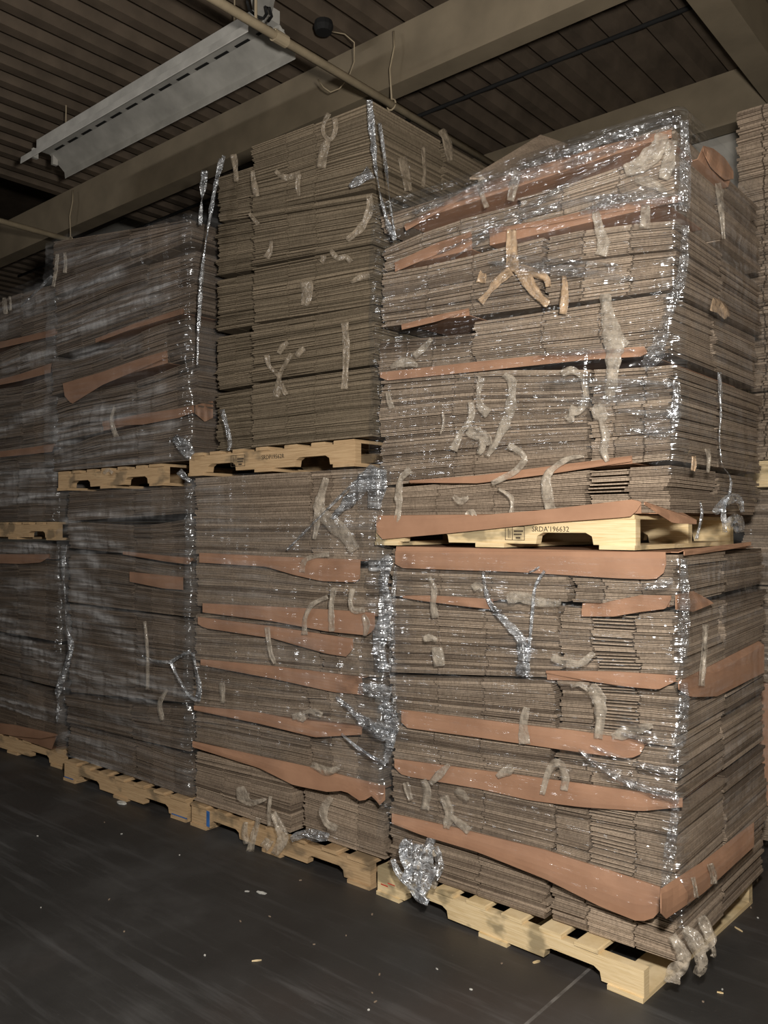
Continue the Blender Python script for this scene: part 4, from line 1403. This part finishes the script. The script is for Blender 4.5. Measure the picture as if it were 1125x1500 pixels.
tape(fB1, 'tape knot at mid width above the second lowest kraft sheet', [([(428, 1050), (440, 1050), (446, 1056)], [10, 18, 10]), ([(444, 1044), (458, 1042), (472, 1048)], [8, 7, 12])])
tape(fB1, 'crumpled tape above the wavy kraft lip', [([(456, 1120), (466, 1124), (480, 1130), (498, 1124)], [10, 18, 14, 8])])
tape(fB1, 'tape scrap low on the left pile of the lower middle load', [([(352, 1152), (356, 1166), (368, 1176), (390, 1170)], [12, 20, 12, 4])])
tape(fB1, 'thin upright tape on the left pile of the lower middle load', [([(396, 1166), (394, 1185), (394, 1210)], [7, 7, 6])])
tape(fB1, 'tape twist under the wavy kraft lip of the lower middle load', [([(486, 1168), (474, 1185), (478, 1205), (494, 1214)], [10, 16, 12, 10])])
lowb = lambda px, py, d=0.0: ony(px, py, 0.0 + d * 1.5)
tape(lowb, 'grey film scraps hanging over the worn floor pallet', [([(360, 1204), (358, 1220), (362, 1236)], [9, 13, 10]), ([(380, 1198), (372, 1222), (366, 1248)], [10, 13, 12]), ([(366, 1250), (356, 1252)], [10, 6])], wig=0.012)
tape(lowb, 'brown film scrap hanging beside the grey scraps on the worn pallet', [([(400, 1190), (410, 1212), (414, 1230), (402, 1252)], [12, 16, 20, 14]), ([(385, 1232), (396, 1240)], [16, 20])], wig=0.012)
torn(lowb, 'flattened silvery film roll on the deck of the worn pallet', [([(426, 1230), (444, 1222), (462, 1224), (482, 1226)], [8, 20, 22, 12])])

tape(fB2, 'ring of tape near the top of the tallest load', [([(482, 166), (474, 182), (474, 196), (484, 204), (491, 190), (490, 172)], [9, 8, 8, 9, 8, 9]), ([(480, 205), (474, 222), (470, 246)], [10, 18, 14])], wig=0.004, m='tape_dim')
tape(fB2, 'T-shaped tape scrap in the top tier of the tallest load', [([(403, 250), (418, 260), (440, 254)], [8, 9, 12]), ([(437, 256), (436, 272), (438, 287)], [10, 11, 4])], wig=0.004, m='tape_dim')
tape(fB2, 'small tape tail on the set-back left pile of the tallest load', [([(342, 226), (345, 248), (346, 266)], [12, 9, 6])], wig=0.004, m='tape_dim')
tape(fB2, 'tape tail at the left edge of the main pile, top tier', [([(370, 250), (372, 268), (376, 288)], [6, 10, 8])], wig=0.004, m='tape_dim')
tape(fB2, 'tiny slanted tape tab at the left edge of the main pile, second tier', [([(365, 312), (371, 320), (378, 329)], [6, 7, 7])], wig=0.004, m='tape_dim')
tape(fB2, 'folded tape patch in the middle tier of the tallest load', [([(448, 412), (450, 428), (446, 448)], [22, 25, 12])], wig=0.004, m='tape_dim')
tape(fB2, 'Y-shaped tape on the lower part of the tallest load', [([(427, 518), (418, 532), (410, 548), (408, 562)], [8, 7, 8, 9]), ([(390, 520), (394, 536), (404, 546), (410, 552)], [9, 7, 8, 9]), ([(408, 560), (406, 572), (404, 582)], [10, 13, 11]), ([(412, 562), (416, 572), (420, 578)], [8, 10, 9])], wig=0.004, m='tape_dim')
tape(fB2, 'slanted tape tab above the right arm of the Y-shaped tape', [([(434, 522), (440, 514), (446, 510)], [10, 11, 9])], wig=0.004, m='tape_dim')
tape(fB2, 'slanted tape tab above the middle of the Y-shaped tape', [([(408, 518), (414, 508), (422, 501)], [10, 11, 8])], wig=0.004, m='tape_dim')
tape(fB2, 'long straight tape strip right of the Y-shaped tape', [([(505, 472), (507, 505), (506, 540), (504, 570)], [12, 12, 13, 11])], wig=0.004, m='tape_dim')
tape(fB2, 'curled tape at the dark gap of the tallest load', [([(484, 366), (494, 378), (506, 376), (514, 384)], [8, 11, 10, 12]), ([(474, 374), (470, 384)], [8, 11])], wig=0.004, m='tape_dim')
tape(fB2, 'shiny tape flap at the right corner, second tier of the tallest load', [([(541, 285), (541, 308), (530, 332), (508, 352)], [10, 12, 14, 10])], wig=0.006, m='tape_dim')
tape(fB2, 'pointed tape flap at the right corner below the dark gap', [([(514, 414), (528, 406), (542, 404)], [5, 12, 10])], wig=0.006, m='tape_dim')
tape(fB2, 'thin tape tail at the left edge of the middle tiers', [([(397, 352), (396, 366), (390, 378)], [5, 7, 12])], wig=0.004, m='tape_dim')
tape(rB2, 'upper tape patch on the side face of the tallest load', [([(646, 190), (654, 205), (660, 235)], [10, 16, 10])], wig=0.004, m='tape_dim')
tape(rB2, 'lower tape patch on the side face of the tallest load', [([(588, 230), (594, 250), (598, 280)], [14, 18, 14])], wig=0.004, m='tape_dim')
tape(rB2, 'narrow tape strip between the two patches on the side face', [([(620, 215), (622, 250), (620, 275)], [6, 7, 6])], wig=0.004, m='tape_dim')

fB2o = front(B2, 0.05)
torn(fB2o, 'bright film rope down the right corner of the tallest load', [([(541, 146), (546, 200), (552, 260), (566, 320), (578, 352)], [10, 16, 20, 16, 6]), ([(545, 160), (550, 230), (560, 300), (580, 350)], [4, 6, 7, 4]), ([(556, 180), (566, 250), (572, 300), (580, 350)], [6, 8, 8, 3])], twist=0.5)
torn(fB2o, 'bright film rope down the left edge of the tallest load', [([(328, 228), (316, 270), (304, 340), (296, 400), (291, 480)], [6, 14, 12, 10, 6]), ([(322, 232), (310, 300), (300, 370), (292, 440), (289, 535)], [4, 5, 6, 6, 3]), ([(300, 250), (296, 290), (293, 330)], [12, 18, 6])], twist=0.5)
torn(fB2o, 'sparkling torn film patch beside the right corner rope', [([(512, 274), (526, 264), (544, 252)], [6, 22, 24])])
torn(fB2o, 'film tail hanging at the bottom left of the tallest load', [([(325, 600), (332, 625), (337, 650), (334, 660)], [9, 7, 8, 5])])
torn(fB1, 'sheet of gathered film at the top right corner of the lower middle load', [([(548, 682), (535, 705), (510, 735), (485, 760)], [16, 30, 22, 6]), ([(556, 686), (552, 712), (548, 745)], [24, 30, 20]), ([(536, 690), (480, 745), (420, 806)], [5, 5, 3])], wig=0.014)
torn(fB1, 'gathered film down the right corner of the lower middle load', [([(572, 820), (562, 850), (566, 890), (556, 940), (560, 985)], [12, 22, 24, 22, 26]), ([(540, 830), (556, 828), (572, 815)], [14, 18, 12])], wig=0.016)
torn(fB1, 'bright fan of torn film at the lower right of the lower middle load', [([(492, 1020), (520, 1045), (545, 1065), (580, 1080)], [4, 12, 26, 30]), ([(500, 1075), (530, 1100), (565, 1120)], [4, 7, 8]), ([(525, 1008), (548, 1012), (572, 1018)], [16, 28, 24]), ([(560, 1030), (575, 1060), (566, 1118)], [18, 26, 8])], wig=0.016)
torn(fA1, 'hanging clear film drape on the upper left of the lower right load', [([(708, 838), (716, 880), (740, 910), (764, 940), (766, 990)], [5, 5, 8, 12, 22]), ([(798, 836), (784, 860), (780, 900), (776, 940), (772, 988)], [6, 6, 5, 6, 8]), ([(790, 830), (775, 838)], [3, 3])], wig=0.014)
torn(fC1, 'film loop pulled out between the two lower left loads', [([(208, 960), (225, 968), (248, 970), (262, 962), (280, 954)], [3, 5, 7, 5, 8]), ([(250, 970), (262, 995), (276, 1018), (288, 1026)], [6, 5, 5, 7]), ([(282, 955), (288, 985), (292, 1010), (288, 1028)], [7, 5, 6, 12])])
torn(lambda px, py, d=0.0: ony(px, py, 0.02 + d), 'vertical twisted film rope between the two left lower loads', [([(94, 798), (92, 830), (95, 870), (98, 920), (104, 945), (97, 978), (86, 1010), (85, 1040), (84, 1058)], [12, 9, 12, 10, 8, 12, 10, 14, 8])], twist=0.9, wig=0.014)
torn(lambda px, py, d=0.0: ony(px, py, 0.02 + d), 'film strand stretched between the two upper left loads', [([(76, 404), (55, 425), (30, 450)], [6, 4, 2])])
tape(fC2, 'pair of faint tape strips at the top left of the hazy upper load', [([(84, 372), (82, 395), (78, 420)], [6, 7, 6]), ([(95, 370), (95, 400)], [6, 6])])
tape(fC2, 'faint curved tape in the lower half of the hazy upper load', [([(168, 596), (163, 615), (170, 640)], [6, 6, 8])])
tape(fC2, 'small forked tape on the split pallet top edge', [([(152, 694), (158, 688), (165, 693)], [5, 6, 5])])
tape(fC1, 'faint long tape strip on the lower hazy load', [([(212, 910), (216, 960), (216, 1010)], [5, 6, 6]), ([(245, 1010), (234, 1030), (238, 1055)], [6, 9, 7])])
torn(fC2, 'knot of film at the lower right corner of the hazy upper load', [([(255, 640), (268, 652), (280, 668)], [14, 22, 16]), ([(262, 690), (272, 700), (280, 705)], [12, 12, 6])])
tape(front(D2), 'pale tape pair on the dim load at the left edge', [([(6, 436), (7, 450), (8, 460)], [6, 8, 6]), ([(14, 434), (15, 455)], [4, 5])])

def pleat(wrap, pl, parts, seed):
    mb = MB()
    for i, (pts, w) in enumerate(parts):
        ribbon(mb, pts, w, pl, seed + i * 7.1, wig=0.012, na=6, cov=1.0, haze=0.7, fold=0.6)
    c = sum((Vector(p) for p in mb.v), Vector()) / len(mb.v)
    return mb.build('pleat', M['film_pleat'], wrap, origin=c, smooth=True)


g2 = front(A2, 0.066)
PL2 = [[([(640, 372), (700, 345), (760, 312), (850, 260), (905, 232)], [3, 10, 14, 14, 4])],
       [([(660, 380), (740, 332), (820, 300), (900, 285)], [3, 9, 12, 5])],
       [([(604, 312), (700, 272), (800, 236), (900, 198), (998, 172)], [8, 16, 20, 20, 8])],
       [([(640, 302), (760, 264), (880, 224), (985, 184)], [4, 12, 16, 6])],
       [([(715, 384), (790, 392), (850, 399), (930, 409)], [4, 18, 22, 6])],
       [([(740, 374), (800, 380), (905, 388)], [4, 12, 4])],
       [([(770, 563), (860, 556), (988, 562)], [3, 8, 6])],
       [([(780, 580), (870, 588), (965, 580)], [4, 20, 8])],
       [([(905, 600), (950, 606), (986, 604)], [4, 16, 10])],
       [([(925, 628), (960, 634), (990, 628)], [4, 16, 10])],
       [([(850, 312), (930, 288), (1002, 292)], [8, 34, 20])],
       [([(1002, 176), (1004, 240), (1002, 310)], [14, 22, 16])],
       [([(1004, 330), (1000, 400), (986, 440), (974, 472)], [14, 22, 20, 16])],
       [([(974, 470), (962, 515), (942, 540)], [14, 30, 14])],
       [([(992, 560), (988, 620)], [12, 20])],
       [([(790, 520), (850, 516), (930, 512)], [4, 9, 4])]]
for i, p_ in enumerate(PL2):
    pleat(wA2, g2, p_, 50 + i * 3.7)
g1 = front(A1, 0.066)
PL1 = [[([(1000, 818), (1003, 880), (1000, 965)], [12, 20, 16])],
       [([(1002, 1000), (1000, 1060), (984, 1112)], [14, 22, 18])],
       [([(848, 1098), (905, 1140), (995, 1172)], [4, 16, 22])],
       [([(865, 1092), (930, 1118), (1000, 1134)], [4, 12, 16])],
       [([(990, 1180), (984, 1230), (974, 1300)], [12, 20, 14])],
       [([(930, 864), (960, 858), (986, 850)], [6, 18, 12])],
       [([(580, 830), (574, 920), (578, 1050)], [6, 12, 8])],
       [([(910, 1075), (960, 1088), (1000, 1084)], [6, 20, 16])]]
for i, p_ in enumerate(PL1):
    pleat(wA1, g1, p_, 150 + i * 3.7)

# ------------------------------------------------------------------ litter on the floor
lr = random.Random(5)


def chip(px, py, l, w, a, label, m='pine', h=0.004):
    p = onz(px, py, 0.0)
    mb = MB()
    mt = Matrix.Translation((p.x, p.y, 0.0005)) @ Matrix.Rotation(a, 4, 'Z')
    n = 5
    pts = []
    for i in range(n):
        t = i / (n - 1)
        pts.append((lerp(-l / 2, l / 2, t), w / 2 * (1 - abs(t - 0.5)) + lr.uniform(-.1, .1) * w))
    for i in range(n):
        t = 1 - i / (n - 1)
        pts.append((lerp(-l / 2, l / 2, t), -w / 2 * (1 - abs(t - 0.5)) + lr.uniform(-.1, .1) * w))
    b = len(pts)
    for z in (0, h):
        for q in pts:
            mb.v.append(tuple(mt @ Vector((q[0], q[1], z * (0.7 + 0.3 * math.cos(q[0] * 40))))))
    mb.f.append(tuple(range(b))[::-1])
    mb.f.append(tuple(range(b, 2 * b)))
    for i in range(b):
        mb.f.append((i, (i + 1) % b, b + (i + 1) % b, b + i))
    mb.t = [0.5] * (b + 2)
    o = mb.build('wood_chip', M[m], origin=(p.x, p.y, 0))
    tag(o, label, 'litter', 'litter on the floor')


chip(376, 1408, 0.035, 0.006, 0.9, 'pale wood sliver lying alone on the open floor')
chip(383, 1308, 0.05, 0.022, 0.2, 'white smear of dust on the floor before the worn pallet', 'dust', 0.002)
chip(362, 1306, 0.02, 0.012, 0.6, 'white fleck beside the dust smear on the floor', 'dust', 0.002)
chip(786, 1410, 0.03, 0.012, 1.2, 'wood chip on the floor in front of the pale pallet')
chip(1082, 1362, 0.04, 0.006, -0.5, 'pale splinter on the floor right of the pale pallet')
chip(1055, 1455, 0.02, 0.006, 0.3, 'short splinter on the floor at bottom right')
chip(178, 1177, 0.07, 0.03, 0.1, 'crushed white plastic scrap by the blue cornered pallet', 'dust', 0.01)
SPK = [(1030, 1468), (1058, 1450), (545, 1455), (540, 1480), (550, 1468), (507, 1371), (352, 1350), (182, 1365), (160, 1318), (263, 1253), (178, 1222), (153, 1205), (55, 1225), (460, 1384), (395, 1343), (440, 1290), (735, 1412), (556, 1428), (1100, 1330), (1110, 1345), (545, 1340), (300, 1400), (640, 1420), (690, 1450), (60, 1330)]
for x, y in SPK:
    chip(x, y, lr.uniform(0.006, 0.013), lr.uniform(0.004, 0.008), lr.uniform(0, 3), 'tiny pale speck of grit on the dark floor', lr.choice(['dust', 'board']), 0.003)

# ------------------------------------------------------------------ light
def area(name, loc, target, size, energy, col, sy=None):
    ld = bpy.data.lights.new(name, 'AREA')
    ld.energy = energy
    ld.color = col
    ld.shape = 'RECTANGLE'
    ld.size = size
    ld.size_y = sy or size
    o = bpy.data.objects.new(name, ld)
    COL.objects.link(o)
    o.location = loc
    o.rotation_euler = (Vector(target) - Vector(loc)).to_track_quat('-Z', 'Y').to_euler()
    return o


pl = bpy.data.lights.new('work_lamp', 'POINT')
pl.energy = 430
pl.color = (1.0, 0.945, 0.865)
pl.shadow_soft_size = 0.08
po = bpy.data.objects.new('work_lamp', pl)
COL.objects.link(po)
po.location = (1.12, -2.32, 1.96)
area('aisle_lamp', (-3.4, -4.8, 4.0), (-1.2, 0.0, 1.6), 2.4, 48, (1.0, 0.98, 0.96), 0.15)
w = bpy.data.worlds.new('world')
SC.world = w
w.use_nodes = True
bg = w.node_tree.nodes['Background']
bg.inputs[0].default_value = (0.8, 0.9, 1.0, 1)
bg.inputs[1].default_value = 0.0

SC.view_settings.view_transform = 'Standard'
SC.view_settings.look = 'None'
SC.view_settings.gamma = 1
SC.view_settings.exposure = 0.08
SC.cycles.use_denoising = True
SC.cycles.transparent_max_bounces = 24
SC.cycles.max_bounces = 8
SC.cycles.sample_clamp_indirect = 4
